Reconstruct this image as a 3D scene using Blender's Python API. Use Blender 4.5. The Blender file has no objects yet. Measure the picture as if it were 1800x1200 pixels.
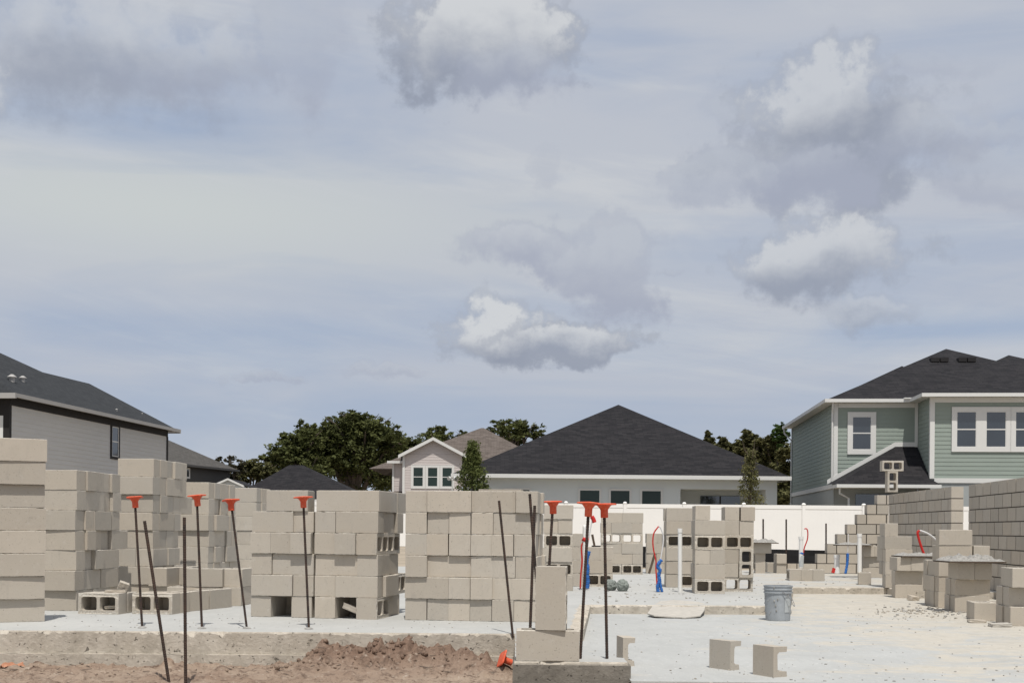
import bpy, bmesh, math, random
from mathutils import Vector, Matrix, noise
from mathutils.geometry import tessellate_polygon
R = math.radians
random.seed(7)
scene = bpy.context.scene
COL = scene.collection
# ------------------------------------------------------------------ camera
F = 2130.0; HC = 0.82; RHO = 0.009; CX = 900.0; CY = 931.0
cam_d = bpy.data.cameras.new('camera'); cam = bpy.data.objects.new('camera', cam_d); COL.objects.link(cam)
cam_d.sensor_width = 36.0; cam_d.lens = F / 1800 * 36; cam_d.shift_y = (CY - 600) / 1800
cam_d.clip_start = 0.1; cam_d.clip_end = 4000
cam.matrix_world = Matrix.Translation((0, 0, HC)) @ Matrix.Rotation(R(90), 4, 'X') @ Matrix.Rotation(RHO, 4, 'Z')
scene.camera = cam
def uv(px, py):
    dx, dy = px - CX, py - CY
    return (dx + dy * RHO) / F, (dx * RHO - dy) / F          # tan right, tan up
def W(px, py, D):
    u, v = uv(px, py); return Vector((u * D, D, HC + v * D))
def G(px, py, z=0.0):
    u, v = uv(px, py); D = (z - HC) / v; return Vector((u * D, D, z))
def onplane(px, py, p0, n):
    u, v = uv(px, py); d = Vector((u, 1, v)); c = Vector((0, 0, HC))
    k = (Vector(p0) - c).dot(n) / d.dot(n); return c + d * k
# ------------------------------------------------------------------ light
SUN_EL, SUN_AZ = 65.5, 6.0        # azimuth: degrees to the right of straight behind the camera
sd = Vector((math.sin(R(SUN_AZ)) * math.cos(R(SUN_EL)), -math.cos(R(SUN_AZ)) * math.cos(R(SUN_EL)), math.sin(R(SUN_EL))))
sl = bpy.data.lights.new('sun', 'SUN'); sl.energy = 3.6; sl.angle = R(0.55); sl.color = (1.0, 0.955, 0.89)
so = bpy.data.objects.new('sun', sl); COL.objects.link(so); so.rotation_euler = sd.to_track_quat('Z', 'Y').to_euler(); so.location = (0, -5, 40)
scene.view_settings.view_transform = 'Standard'; scene.view_settings.look = 'None'
scene.view_settings.exposure = 0.19; scene.view_settings.gamma = 1.0
# ------------------------------------------------------------------ node helper
class NT:
    def __init__(s, tree): s.t = tree; s.n = tree.nodes; s.l = tree.links
    def put(s, sock, v):
        if isinstance(v, bpy.types.NodeSocket): s.l.new(v, sock)
        elif v is not None:
            if isinstance(v, (tuple, list)) and len(v) == 3 and sock.type == 'RGBA': v = (*v, 1)
            sock.default_value = v
    def math(s, op, a, b=None, c=None, clamp=False):
        n = s.n.new('ShaderNodeMath'); n.operation = op; n.use_clamp = clamp
        s.put(n.inputs[0], a); s.put(n.inputs[1], b)
        if c is not None: s.put(n.inputs[2], c)
        return n.outputs[0]
    def mix(s, f, a, b, mode='MIX'):
        n = s.n.new('ShaderNodeMix'); n.data_type = 'RGBA'; n.blend_type = mode; n.clamp_factor = True
        s.put(n.inputs[0], f); s.put(n.inputs[6], a); s.put(n.inputs[7], b); return n.outputs[2]
    def mr(s, v, a, b, c=0.0, d=1.0, smooth=False):
        n = s.n.new('ShaderNodeMapRange'); n.interpolation_type = 'SMOOTHSTEP' if smooth else 'LINEAR'
        s.put(n.inputs[0], v); s.put(n.inputs[1], a); s.put(n.inputs[2], b); s.put(n.inputs[3], c); s.put(n.inputs[4], d); return n.outputs[0]
    def noise(s, vec, scale, detail=4, rough=0.55, dist=0.0, col=False):
        n = s.n.new('ShaderNodeTexNoise'); s.put(n.inputs['Vector'], vec); n.inputs['Scale'].default_value = scale
        n.inputs['Detail'].default_value = detail; n.inputs['Roughness'].default_value = rough; n.inputs['Distortion'].default_value = dist
        return n.outputs['Color'] if col else n.outputs['Fac']
    def xyz(s, x, y, z):
        n = s.n.new('ShaderNodeCombineXYZ'); s.put(n.inputs[0], x); s.put(n.inputs[1], y); s.put(n.inputs[2], z); return n.outputs[0]
    def sep(s, v):
        n = s.n.new('ShaderNodeSeparateXYZ'); s.put(n.inputs[0], v); return n.outputs
    def vmul(s, v, k):
        n = s.n.new('ShaderNodeVectorMath'); n.operation = 'MULTIPLY'; s.put(n.inputs[0], v); n.inputs[1].default_value = k; return n.outputs[0]
def srgb(r, g, b):
    f = lambda c: (c / 255) / 12.92 if c / 255 <= 0.04045 else ((c / 255 + 0.055) / 1.055) ** 2.4
    return (f(r), f(g), f(b), 1)
# ------------------------------------------------------------------ sky
world = bpy.data.worlds.new('World'); scene.world = world; world.use_nodes = True
wt = world.node_tree; wt.nodes.clear(); n = NT(wt)
sky = wt.nodes.new('ShaderNodeTexSky'); sky.sky_type = 'NISHITA'; sky.sun_disc = False
sky.sun_elevation = R(SUN_EL); sky.sun_rotation = math.atan2(sd.x, sd.y); sky.air_density = 1.0; sky.dust_density = 1.5; sky.ozone_density = 1.0
tc = wt.nodes.new('ShaderNodeTexCoord'); gen = tc.outputs['Generated']
dx, dy, dz = n.sep(gen)[0:3]
az = n.math('ARCTAN2', dx, dy); el = n.math('ARCSINE', dz)
AE = n.xyz(az, el, 0.0)
base = n.vmul(sky.outputs[0], (0.075, 0.075, 0.075))
# warped coordinates for ragged cloud edges
wn = n.noise(AE, 11.0, 7, 0.62, 0.0, col=True)
w1 = n.sep(wn)
azw = n.math('ADD', az, n.math('MULTIPLY', n.math('SUBTRACT', w1[0], 0.5), 0.10))
elw = n.math('ADD', el, n.math('MULTIPLY', n.math('SUBTRACT', w1[1], 0.5), 0.075))
fine = n.noise(AE, 26.0, 8, 0.6)
mid = n.noise(n.xyz(n.math('MULTIPLY', az, 1.0), n.math('MULTIPLY', el, 1.5), 3.3), 9.0, 6, 0.55)
# thin high veil, drawn out sideways, with bluer gaps
st = n.noise(n.xyz(n.math('MULTIPLY', az, 0.55), n.math('MULTIPLY', el, 2.6), 1.7), 4.2, 6, 0.55, 0.7)
st2 = n.noise(n.xyz(n.math('MULTIPLY', az, 0.8), n.math('MULTIPLY', el, 5.5), 8.1), 5.0, 5, 0.5, 0.5)
veil = n.math('ADD', n.math('MULTIPLY', st, 0.8), n.math('MULTIPLY', st2, 0.3))
vf = n.mr(veil, 0.36, 0.66, 0.62, 1.0, True)
def gauss(px, py, rx, ry):
    u0, v0 = uv(px, py); a0 = math.atan(u0); e0 = math.atan(v0 * math.cos(a0))
    ux = n.math('DIVIDE', n.math('SUBTRACT', az, a0), rx / F); uy = n.math('DIVIDE', n.math('SUBTRACT', el, e0), ry / F)
    r2 = n.math('ADD', n.math('MULTIPLY', ux, ux), n.math('MULTIPLY', uy, uy))
    return n.math('EXPONENT', n.math('MULTIPLY', r2, -1.0))
vf = n.math('SUBTRACT', vf, n.math('MULTIPLY', gauss(180, 215, 420, 60), 0.42))
vf = n.math('SUBTRACT', vf, n.math('MULTIPLY', gauss(450, 580, 520, 45), 0.38))
vf = n.math('SUBTRACT', vf, n.math('MULTIPLY', gauss(1780, 575, 260, 28), 0.55))
vf = n.math('SUBTRACT', vf, n.math('MULTIPLY', gauss(900, 740, 900, 60), 0.18))
vf = n.math('ADD', vf, n.math('MULTIPLY', gauss(250, 365, 700, 75), 0.5), clamp=True)
streak = n.noise(n.xyz(n.math('MULTIPLY', az, 1.1), n.math('MULTIPLY', n.math('ADD', el, n.math('MULTIPLY', az, 0.12)), 6.0), 4.4), 3.0, 6, 0.6, 0.6)
veilcol = n.mix(n.math('MULTIPLY', gauss(250, 360, 620, 95), 0.9, clamp=True), srgb(180, 185, 195), srgb(192, 197, 197))
veilcol = n.mix(n.mr(streak, 0.48, 0.68, 0.0, 0.7, True), veilcol, srgb(194, 197, 201))
skycol = n.mix(vf, n.mix(0.75, base, srgb(136, 160, 196)), veilcol)
lowv = n.mr(el, 0.0, 0.10, 1.0, 0.0, True)
skycol = n.mix(n.math('MULTIPLY', lowv, 0.35), skycol, srgb(170, 184, 199))
def cloud(px, py, rx, ry, dens, bright, warp=1.0, soft=0.35, off=0.0):
    """ragged cumulus: grey frayed rim, lit upper body, grey base"""
    global skycol
    u0, v0 = uv(px, py); a0 = math.atan(u0); e0 = math.atan(v0 * math.cos(a0))
    ux = n.math('DIVIDE', n.math('SUBTRACT', azw, a0), rx / F); uy = n.math('DIVIDE', n.math('SUBTRACT', elw, e0), ry / F)
    r = n.math('SQRT', n.math('ADD', n.math('MULTIPLY', ux, ux), n.math('MULTIPLY', uy, uy)))
    r = n.math('ADD', r, n.math('MULTIPLY', n.math('SUBTRACT', fine, 0.5), -1.9))
    m = n.mr(r, 1.16, 1.09 - soft, 0.0, dens, True)
    lit = n.math('ADD', n.math('MULTIPLY', uy, 0.75), n.math('MULTIPLY', n.math('SUBTRACT', mid, 0.5), 2.4))
    lf = n.mr(n.math('ADD', lit, off), -0.50, 0.55, 0.0, 1.0, True)
    lf = n.math('MULTIPLY', lf, n.mr(r, 1.0, 0.62, 0.15, 1.0, True))
    base_c = srgb(143, 150, 165) if bright > 0.3 else srgb(158, 164, 180)
    c = n.mix(lf, base_c, n.mix(bright, srgb(174, 180, 191), srgb(203, 205, 207)))
    skycol = n.mix(m, skycol, c)
cloud(190, 90, 290, 110, 0.75, 0.55, soft=0.9)
cloud(330, 130, 160, 60, 0.5, 0.0, soft=0.9)
cloud(530, 70, 90, 110, 0.5, 0.05, soft=0.6)
cloud(5, 150, 60, 70, 0.75, 0.6, soft=0.6)
cloud(845, 62, 185, 105, 0.95, 0.85, off=0.12)
cloud(900, 145, 105, 50, 0.7, 0.1, soft=0.6, off=-0.3)
cloud(1290, 200, 60, 40, 0.5, 0.0, soft=0.6)
cloud(1470, 265, 200, 105, 0.85, 0.35, soft=0.5, off=-0.15)
cloud(1435, 180, 145, 92, 0.88, 0.6, soft=0.5, off=0.15)
cloud(1430, 310, 125, 65, 0.85, 0.0, soft=0.5, off=-0.4)
cloud(1270, 315, 90, 50, 0.65, 0.0, soft=0.5)
cloud(1640, 250, 120, 50, 0.55, 0.15, soft=0.7)
cloud(1730, 315, 140, 55, 0.55, 0.05, soft=0.7)
cloud(1780, 240, 70, 30, 0.5, 0.0, soft=0.6)
cloud(1620, 128, 120, 24, 0.4, 0.0, soft=0.8)
cloud(1450, 465, 150, 74, 0.85, 0.7, soft=0.5, off=0.2)
cloud(1525, 560, 95, 30, 0.55, 0.4, soft=0.7)
cloud(925, 440, 125, 52, 0.85, 0.3, soft=0.5)
cloud(1065, 465, 110, 100, 0.85, 0.15, soft=0.5)
cloud(868, 583, 108, 55, 0.92, 0.9, soft=0.5, off=0.2)
cloud(985, 603, 140, 38, 0.88, 0.75)
cloud(455, 676, 78, 12, 0.55, 0.0, soft=0.6)
cloud(665, 664, 70, 16, 0.5, 0.15, soft=0.6)
cloud(1190, 460, 26, 10, 0.4, 0.0, soft=0.6)
cloud(965, 300, 30, 30, 0.3, 0.0, soft=0.7)
bgn = wt.nodes.new('ShaderNodeBackground'); bgn.inputs['Strength'].default_value = 0.96
wt.links.new(skycol, bgn.inputs['Color']); wo = wt.nodes.new('ShaderNodeOutputWorld'); wt.links.new(bgn.outputs[0], wo.inputs[0])
# ------------------------------------------------------------------ materials
def mat(name, rough=0.9):
    m = bpy.data.materials.new(name); m.use_nodes = True; k = NT(m.node_tree)
    b = k.n['Principled BSDF']; b.inputs['Roughness'].default_value = rough; b.inputs['Specular IOR Level'].default_value = 0.25
    return m, k, b
def bump(k, b, h, strength, dist):
    bn = k.n.new('ShaderNodeBump'); bn.inputs['Strength'].default_value = strength; bn.inputs['Distance'].default_value = dist
    k.put(bn.inputs['Height'], h); k.l.new(bn.outputs[0], b.inputs['Normal'])
def pos(k):
    return k.n.new('ShaderNodeNewGeometry').outputs['Position']
def objc(k):
    return k.n.new('ShaderNodeTexCoord').outputs['Object']
def plain(name, col, rough=0.8, var=0.12, scale=6.0, metal=0.0, spec=0.25):
    m, k, b = mat(name, rough); p = pos(k)
    nz = k.noise(p, scale, 5); c = k.mix(k.math('MULTIPLY', nz, 1.0), tuple(x * (1 - var) for x in col[:3]), tuple(min(1, x * (1 + var)) for x in col[:3]))
    k.put(b.inputs['Base Color'], c); b.inputs['Metallic'].default_value = metal; b.inputs['Specular IOR Level'].default_value = spec
    return m
def block_mat(name, island=False, rim=True):
    m, k, b = mat(name, 0.95); oc = objc(k); gi = k.n.new('ShaderNodeNewGeometry')
    if island: rnd = gi.outputs['Random Per Island']
    else: rnd = k.n.new('ShaderNodeObjectInfo').outputs['Random']
    off = k.vmul(k.xyz(rnd, rnd, rnd), (37.0, 11.0, 23.0))
    ad = k.n.new('ShaderNodeVectorMath'); ad.operation = 'ADD'; k.put(ad.inputs[0], oc); k.put(ad.inputs[1], off); p = ad.outputs[0]
    c = k.mix(rnd, (0.435, 0.388, 0.325), (0.468, 0.403, 0.322))
    r2 = k.math('FRACT', k.math('MULTIPLY', rnd, 7.31))
    c = k.mix(k.mr(r2, 0.0, 1.0, 0.0, 0.5), c, (0.43, 0.405, 0.36))
    r3 = k.math('FRACT', k.math('MULTIPLY', rnd, 23.7))
    c = k.mix(1.0, c, k.xyz(k.mr(r3, 0, 1, 0.83, 1.07), k.mr(r3, 0, 1, 0.83, 1.07), k.mr(r3, 0, 1, 0.83, 1.07)), 'MULTIPLY')
    big = k.noise(p, 7.0, 4, 0.6); c = k.mix(k.mr(big, 0.35, 0.70, 0.0, 0.55), c, (0.41, 0.365, 0.30))
    sand = k.noise(p, 320.0, 3, 0.7); c = k.mix(k.mr(sand, 0.35, 0.7, 0.0, 0.28), c, (0.60, 0.56, 0.49))
    pit = k.noise(p, 95.0, 2, 0.5); pf = k.mr(pit, 0.67, 0.74, 0.0, 0.75); c = k.mix(pf, c, (0.16, 0.14, 0.115))
    sc = k.noise(k.vmul(p, (1.0, 1.0, 0.4)), 11.0, 6, 0.75, 0.8); c = k.mix(k.mr(sc, 0.56, 0.70, 0.0, 0.35), c, (0.30, 0.275, 0.24)); dust = k.noise(p, 16.0, 5, 0.7); c = k.mix(k.mr(dust, 0.60, 0.74, 0.0, 0.4), c, (0.56, 0.53, 0.48))
    if rim and not island:      # bruised, dusty arrises
        x_, y_, z_ = k.sep(oc)[0:3]; az_ = k.math('ABSOLUTE', z_); ax_ = k.math('ABSOLUTE', x_); ay_ = k.math('ABSOLUTE', y_)
        ez = k.math('MULTIPLY', k.mr(az_, 0.0905, 0.0945), k.mr(az_, 0.0966, 0.0955)); wear = k.noise(p, 60.0, 3, 0.7)
        c = k.mix(k.math('MULTIPLY', ez, k.mr(wear, 0.42, 0.62, 0.0, 0.8)), c, (0.68, 0.65, 0.58))
    k.put(b.inputs['Base Color'], c)
    bump(k, b, k.math('SUBTRACT', k.math('ADD', sand, k.math('MULTIPLY', big, 0.8)), pf), 0.55, 0.003)
    return m
M = {}
M['block'] = block_mat('concrete_block'); M['wallblock'] = block_mat('wall_block', True); M['broken'] = block_mat('broken_concrete', rim=False)
M['mortar'] = plain('mortar', (0.075, 0.066, 0.056), 0.95, 0.3, 30)
def slab_mat(name, white, tan, tanamt):
    m, k, b = mat(name, 0.9); p = pos(k)
    a = k.noise(p, 0.9, 6, 0.6, 0.6); c = k.mix(k.mr(a, 0.30, 0.70), white, tuple(x * 0.86 for x in white))
    s = k.noise(k.vmul(p, (0.8, 1.0, 1.0)), 1.5, 9, 0.70, 0.9); xx = k.sep(p)
    # tracked-in sand: heavier toward the right and the far side of the lower floor
    bias = k.math('ADD', k.mr(xx[0], 1.2, 4.8, -0.20, 0.10), tanamt)
    c = k.mix(k.mr(k.math('ADD', s, bias), 0.50, 0.64, 0.0, 0.9, True), c, tan)
    s2 = k.noise(k.vmul(p, (0.7, 1.0, 1.0)), 7.0, 8, 0.74, 0.8)
    c = k.mix(k.mr(k.math('ADD', s2, k.math('MULTIPLY', bias, 0.5)), 0.56, 0.68, 0.0, 0.55), c, tuple(x * 0.80 for x in tan))
    tr = k.noise(k.vmul(p, (1.0, 0.25, 1.0)), 5.0, 3, 0.5, 2.5); c = k.mix(k.mr(tr, 0.52, 0.60, 0.0, 0.16), c, tuple(x * 0.72 for x in white)); sp = k.noise(p, 42.0, 3, 0.6); c = k.mix(k.mr(sp, 0.66, 0.74, 0.0, 0.6), c, (0.26, 0.235, 0.20))
    sq = k.noise(p, 26.0, 4, 0.6, 0.3); c = k.mix(k.mr(sq, 0.62, 0.72, 0.0, 0.55), c, (0.66, 0.65, 0.62))
    k.put(b.inputs['Base Color'], c)
    bump(k, b, k.math('ADD', k.noise(p, 60.0, 4, 0.7), k.math('MULTIPLY', s2, 1.2)), 0.35, 0.01)
    return m
M['slab'] = slab_mat('slab_top', (0.435, 0.435, 0.415), (0.44, 0.40, 0.335), -0.02)
M['slablow'] = slab_mat('lower_floor', (0.43, 0.435, 0.42), (0.475, 0.44, 0.375), 0.10)
def formed(name, col, dark):
    m, k, b = mat(name, 0.95); p = pos(k)
    a = k.noise(p, 3.0, 7, 0.65, 0.5); c = k.mix(k.mr(a, 0.3, 0.7), col, dark)
    v = k.noise(k.vmul(p, (1.0, 1.0, 1.15)), 24.0, 6, 0.7); c = k.mix(k.mr(v, 0.55, 0.72, 0.0, 0.6), c, tuple(x * 1.35 for x in col))
    w_ = k.noise(k.vmul(p, (1.0, 1.0, 0.6)), 5.0, 6, 0.7, 0.3); c = k.mix(k.mr(w_, 0.48, 0.66, 0.0, 0.7), c, tuple(x * 0.78 for x in dark)); h = k.noise(p, 30.0, 4, 0.65, 0.4); hf = k.mr(h, 0.62, 0.67, 0.0, 0.9); c = k.mix(hf, c, tuple(x * 0.30 for x in dark))
    k.put(b.inputs['Base Color'], c); bump(k, b, k.math('SUBTRACT', k.math('ADD', v, a), k.math('MULTIPLY', hf, 2.0)), 0.7, 0.012); return m
M['edge'] = formed('slab_edge', (0.53, 0.485, 0.415), (0.41, 0.365, 0.30))
M['footing'] = formed('footing', (0.235, 0.215, 0.185), (0.15, 0.135, 0.115))
def dirt_mat():
    m, k, b = mat('dirt', 1.0); p = pos(k)
    a = k.noise(p, 1.3, 6, 0.6, 0.6); xx = k.sep(p)
    c = k.mix(k.mr(a, 0.38, 0.62), (0.385, 0.30, 0.23), (0.29, 0.21, 0.155))
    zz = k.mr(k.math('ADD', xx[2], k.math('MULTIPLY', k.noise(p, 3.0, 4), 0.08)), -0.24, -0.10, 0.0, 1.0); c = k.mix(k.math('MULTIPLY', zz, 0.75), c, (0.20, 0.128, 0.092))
    d = k.noise(p, 12.0, 7, 0.72, 0.6); c = k.mix(k.mr(d, 0.50, 0.64, 0.0, 0.8), c, (0.11, 0.072, 0.052))  # dark noise patches paint shade of hollows between clods into the soil colour
    e = k.noise(p, 20.0, 5, 0.7); c = k.mix(k.mr(e, 0.58, 0.70, 0.0, 0.6), c, (0.52, 0.45, 0.37)); f_ = k.noise(p, 42.0, 4, 0.7); c = k.mix(k.mr(f_, 0.60, 0.68, 0.0, 0.7), c, (0.13, 0.085, 0.065))
    k.put(b.inputs['Base Color'], c); bump(k, b, k.math('ADD', d, k.noise(p, 90.0, 4, 0.7)), 0.8, 0.02); return m
M['dirt'] = dirt_mat()
M['yard'] = plain('yard_soil', (0.33, 0.28, 0.215), 1.0, 0.35, 0.9)
M['pebble'] = plain('crumbs', (0.33, 0.30, 0.255), 1.0, 0.5, 14)
M['clod'] = plain('clod', (0.27, 0.19, 0.145), 1.0, 0.4, 20)
M['wetmortar'] = plain('wet_mortar', (0.285, 0.275, 0.255), 0.95, 0.75, 38)
def rebar_mat():
    m, k, b = mat('rebar_steel', 0.7); p = pos(k); a = k.noise(p, 18.0, 5, 0.7)
    c = k.mix(k.mr(a, 0.35, 0.65), (0.035, 0.030, 0.028), (0.085, 0.055, 0.042)); k.put(b.inputs['Base Color'], c); b.inputs['Metallic'].default_value = 0.3; return m
M['rebar'] = rebar_mat()
M['orange'] = plain('orange_plastic', (0.66, 0.095, 0.038), 0.5, 0.12, 20)
m_, k_, b_ = mat('orange_cap', 0.6); p_ = objc(k_); o_ = k_.n.new('ShaderNodeObjectInfo').outputs['Random']
c_ = k_.mix(o_, (0.62, 0.085, 0.036), (0.70, 0.125, 0.06)); c_ = k_.mix(k_.mr(k_.noise(p_, 45.0, 5, 0.7), 0.5, 0.7, 0.0, 0.6), c_, (0.62, 0.27, 0.18)); c_ = k_.mix(k_.mr(k_.noise(p_, 110.0, 3, 0.7), 0.62, 0.7, 0.0, 0.7), c_, (0.30, 0.06, 0.03)); k_.put(b_.inputs['Base Color'], c_); M['orange'] = m_
M['pvc'] = plain('white_pipe', (0.74, 0.73, 0.70), 0.45, 0.05, 8)
M['vinyl'] = plain('white_vinyl', (0.82, 0.81, 0.78), 0.45, 0.03, 1.5)
M['blue'] = plain('blue_wrap', (0.035, 0.14, 0.42), 0.55, 0.35, 30)
M['red'] = plain('red_tube', (0.50, 0.030, 0.025), 0.45, 0.15, 30)
M['whitetube'] = plain('white_tube', (0.62, 0.61, 0.60), 0.45, 0.08, 30)
M['bucketm'] = plain('grey_bucket', (0.32, 0.34, 0.355), 0.6, 0.3, 16)
M['label'] = plain('pale_label', (0.42, 0.44, 0.44), 0.6, 0.15, 30)
M['wire'] = plain('wire', (0.30, 0.30, 0.30), 0.5, 0.1, 5, 0.6)
M['blackfab'] = plain('black_fabric', (0.012, 0.012, 0.013), 0.8, 0.5, 5)
M['board'] = plain('mortar_board', (0.10, 0.075, 0.055), 0.9, 0.3, 14)
M['bagm'] = plain('dusty_bag', (0.20, 0.22, 0.20), 0.8, 0.7, 22)
M['trim'] = plain('white_trim', (0.62, 0.62, 0.60), 0.6, 0.04, 2)
M['guttergrey'] = plain('grey_gutter', (0.36, 0.35, 0.335), 0.6, 0.05, 2)
M['darktrim'] = plain('dark_trim', (0.022, 0.020, 0.020), 0.7, 0.2, 3)
M['leaning'] = plain('tan_paper', (0.43, 0.405, 0.36), 0.95, 0.22, 16)
M['film'] = plain('clear_film', (0.62, 0.62, 0.62), 0.25, 0.2, 30, 0, 0.6)
def glass_mat(name, col):
    m, k, b = mat(name, 0.06); p = pos(k); a = k.noise(p, 0.7, 3)
    k.put(b.inputs['Base Color'], k.mix(a, tuple(x * 0.6 for x in col), tuple(x * 1.5 for x in col))); b.inputs['IOR'].default_value = 2.1; b.inputs['Specular IOR Level'].default_value = 0.5; return m
M['glass'] = glass_mat('dark_glass', (0.02, 0.026, 0.032)); M['glass2'] = glass_mat('green_glass', (0.020, 0.034, 0.029)); M['glass2'].node_tree.nodes['Principled BSDF'].inputs['IOR'].default_value = 1.4
def siding_mat(name, col, lap, axis=2):
    m, k, b = mat(name, 0.8); p = pos(k); a = k.noise(k.vmul(p, (1, 1, 6)), 1.2, 4)
    k.put(b.inputs['Base Color'], k.mix(a, tuple(x * 0.92 for x in col), tuple(x * 1.07 for x in col))); return m
M['siding_grey'] = siding_mat('grey_siding', (0.51, 0.505, 0.49), 0.18)
M['siding_dark'] = siding_mat('charcoal_siding', (0.085, 0.083, 0.08), 0.18)
M['siding_green'] = siding_mat('green_siding', (0.262, 0.305, 0.272), 0.18)
M['siding_pink'] = siding_mat('blush_siding', (0.52, 0.475, 0.455), 0.18)
M['stucco'] = plain('white_stucco', (0.60, 0.635, 0.635), 0.9, 0.04, 1.5)
M['stucco_grey'] = plain('grey_stucco', (0.33, 0.35, 0.345), 0.9, 0.05, 1.5)
def shingle(name, c1, c2):
    m, k, b = mat(name, 0.9); oc = k.n.new('ShaderNodeTexCoord').outputs['UV']
    br = k.n.new('ShaderNodeTexBrick'); k.put(br.inputs['Vector'], oc); br.inputs['Color1'].default_value = (*c1, 1); br.inputs['Color2'].default_value = (*c2, 1)
    br.inputs['Mortar'].default_value = (*(x * 0.55 for x in c1), 1); br.inputs['Scale'].default_value = 1.0; br.inputs['Brick Width'].default_value = 0.42; br.inputs['Row Height'].default_value = 0.16
    br.inputs['Mortar Size'].default_value = 0.012; br.inputs['Bias'].default_value = -0.1
    g = k.noise(oc, 3.5, 5, 0.7); c = k.mix(k.mr(g, 0.3, 0.7, 0.0, 0.5), br.outputs[0], c2)
    k.put(b.inputs['Base Color'], c); bump(k, b, br.outputs['Fac'], -0.5, 0.01); return m
M['roof_dark'] = shingle('charcoal_shingles', (0.007, 0.007, 0.009), (0.026, 0.024, 0.026))
M['roof_mid'] = shingle('slate_shingles', (0.024, 0.026, 0.029), (0.040, 0.043, 0.046))
M['roof_brown'] = shingle('brown_shingles', (0.085, 0.070, 0.060), (0.15, 0.125, 0.11))
M['roof_grey'] = shingle('grey_shingles', (0.062, 0.058, 0.053), (0.10, 0.094, 0.086))
def leaf_mat(name, dark, light):
    m, k, b = mat(name, 0.75); gi = k.n.new('ShaderNodeNewGeometry'); a = k.noise(gi.outputs['Position'], 0.55, 3); r = gi.outputs['Random Per Island']
    f = k.math('ADD', k.math('MULTIPLY', r, 0.55), k.mr(a, 0.35, 0.65, 0.0, 0.5)); k.put(b.inputs['Base Color'], k.mix(f, dark, light))
    b.inputs['Specular IOR Level'].default_value = 0.2
    tr = k.n.new('ShaderNodeBsdfTranslucent'); k.put(tr.inputs[0], k.mix(f, dark, light)); mx = k.n.new('ShaderNodeMixShader'); mx.inputs[0].default_value = 0.35
    k.l.new(b.outputs[0], mx.inputs[1]); k.l.new(tr.outputs[0], mx.inputs[2]); k.l.new(mx.outputs[0], k.n['Material Output'].inputs[0])
    return m
M['leaf_oak'] = leaf_mat('oak_leaves', (0.032, 0.040, 0.014), (0.16, 0.175, 0.06))
M['leaf_mid'] = leaf_mat('shrub_leaves', (0.045, 0.05, 0.02), (0.21, 0.20, 0.085))
M['leaf_sap'] = leaf_mat('sapling_leaves', (0.045, 0.065, 0.018), (0.16, 0.18, 0.06))
M['leaf_dry'] = leaf_mat('dry_leaves', (0.05, 0.05, 0.030), (0.13, 0.115, 0.07))
M['leaf_palm'] = leaf_mat('palm_leaves', (0.035, 0.065, 0.018), (0.10, 0.15, 0.04))
M['bark'] = plain('bark', (0.12, 0.095, 0.075), 0.95, 0.3, 5)
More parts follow.
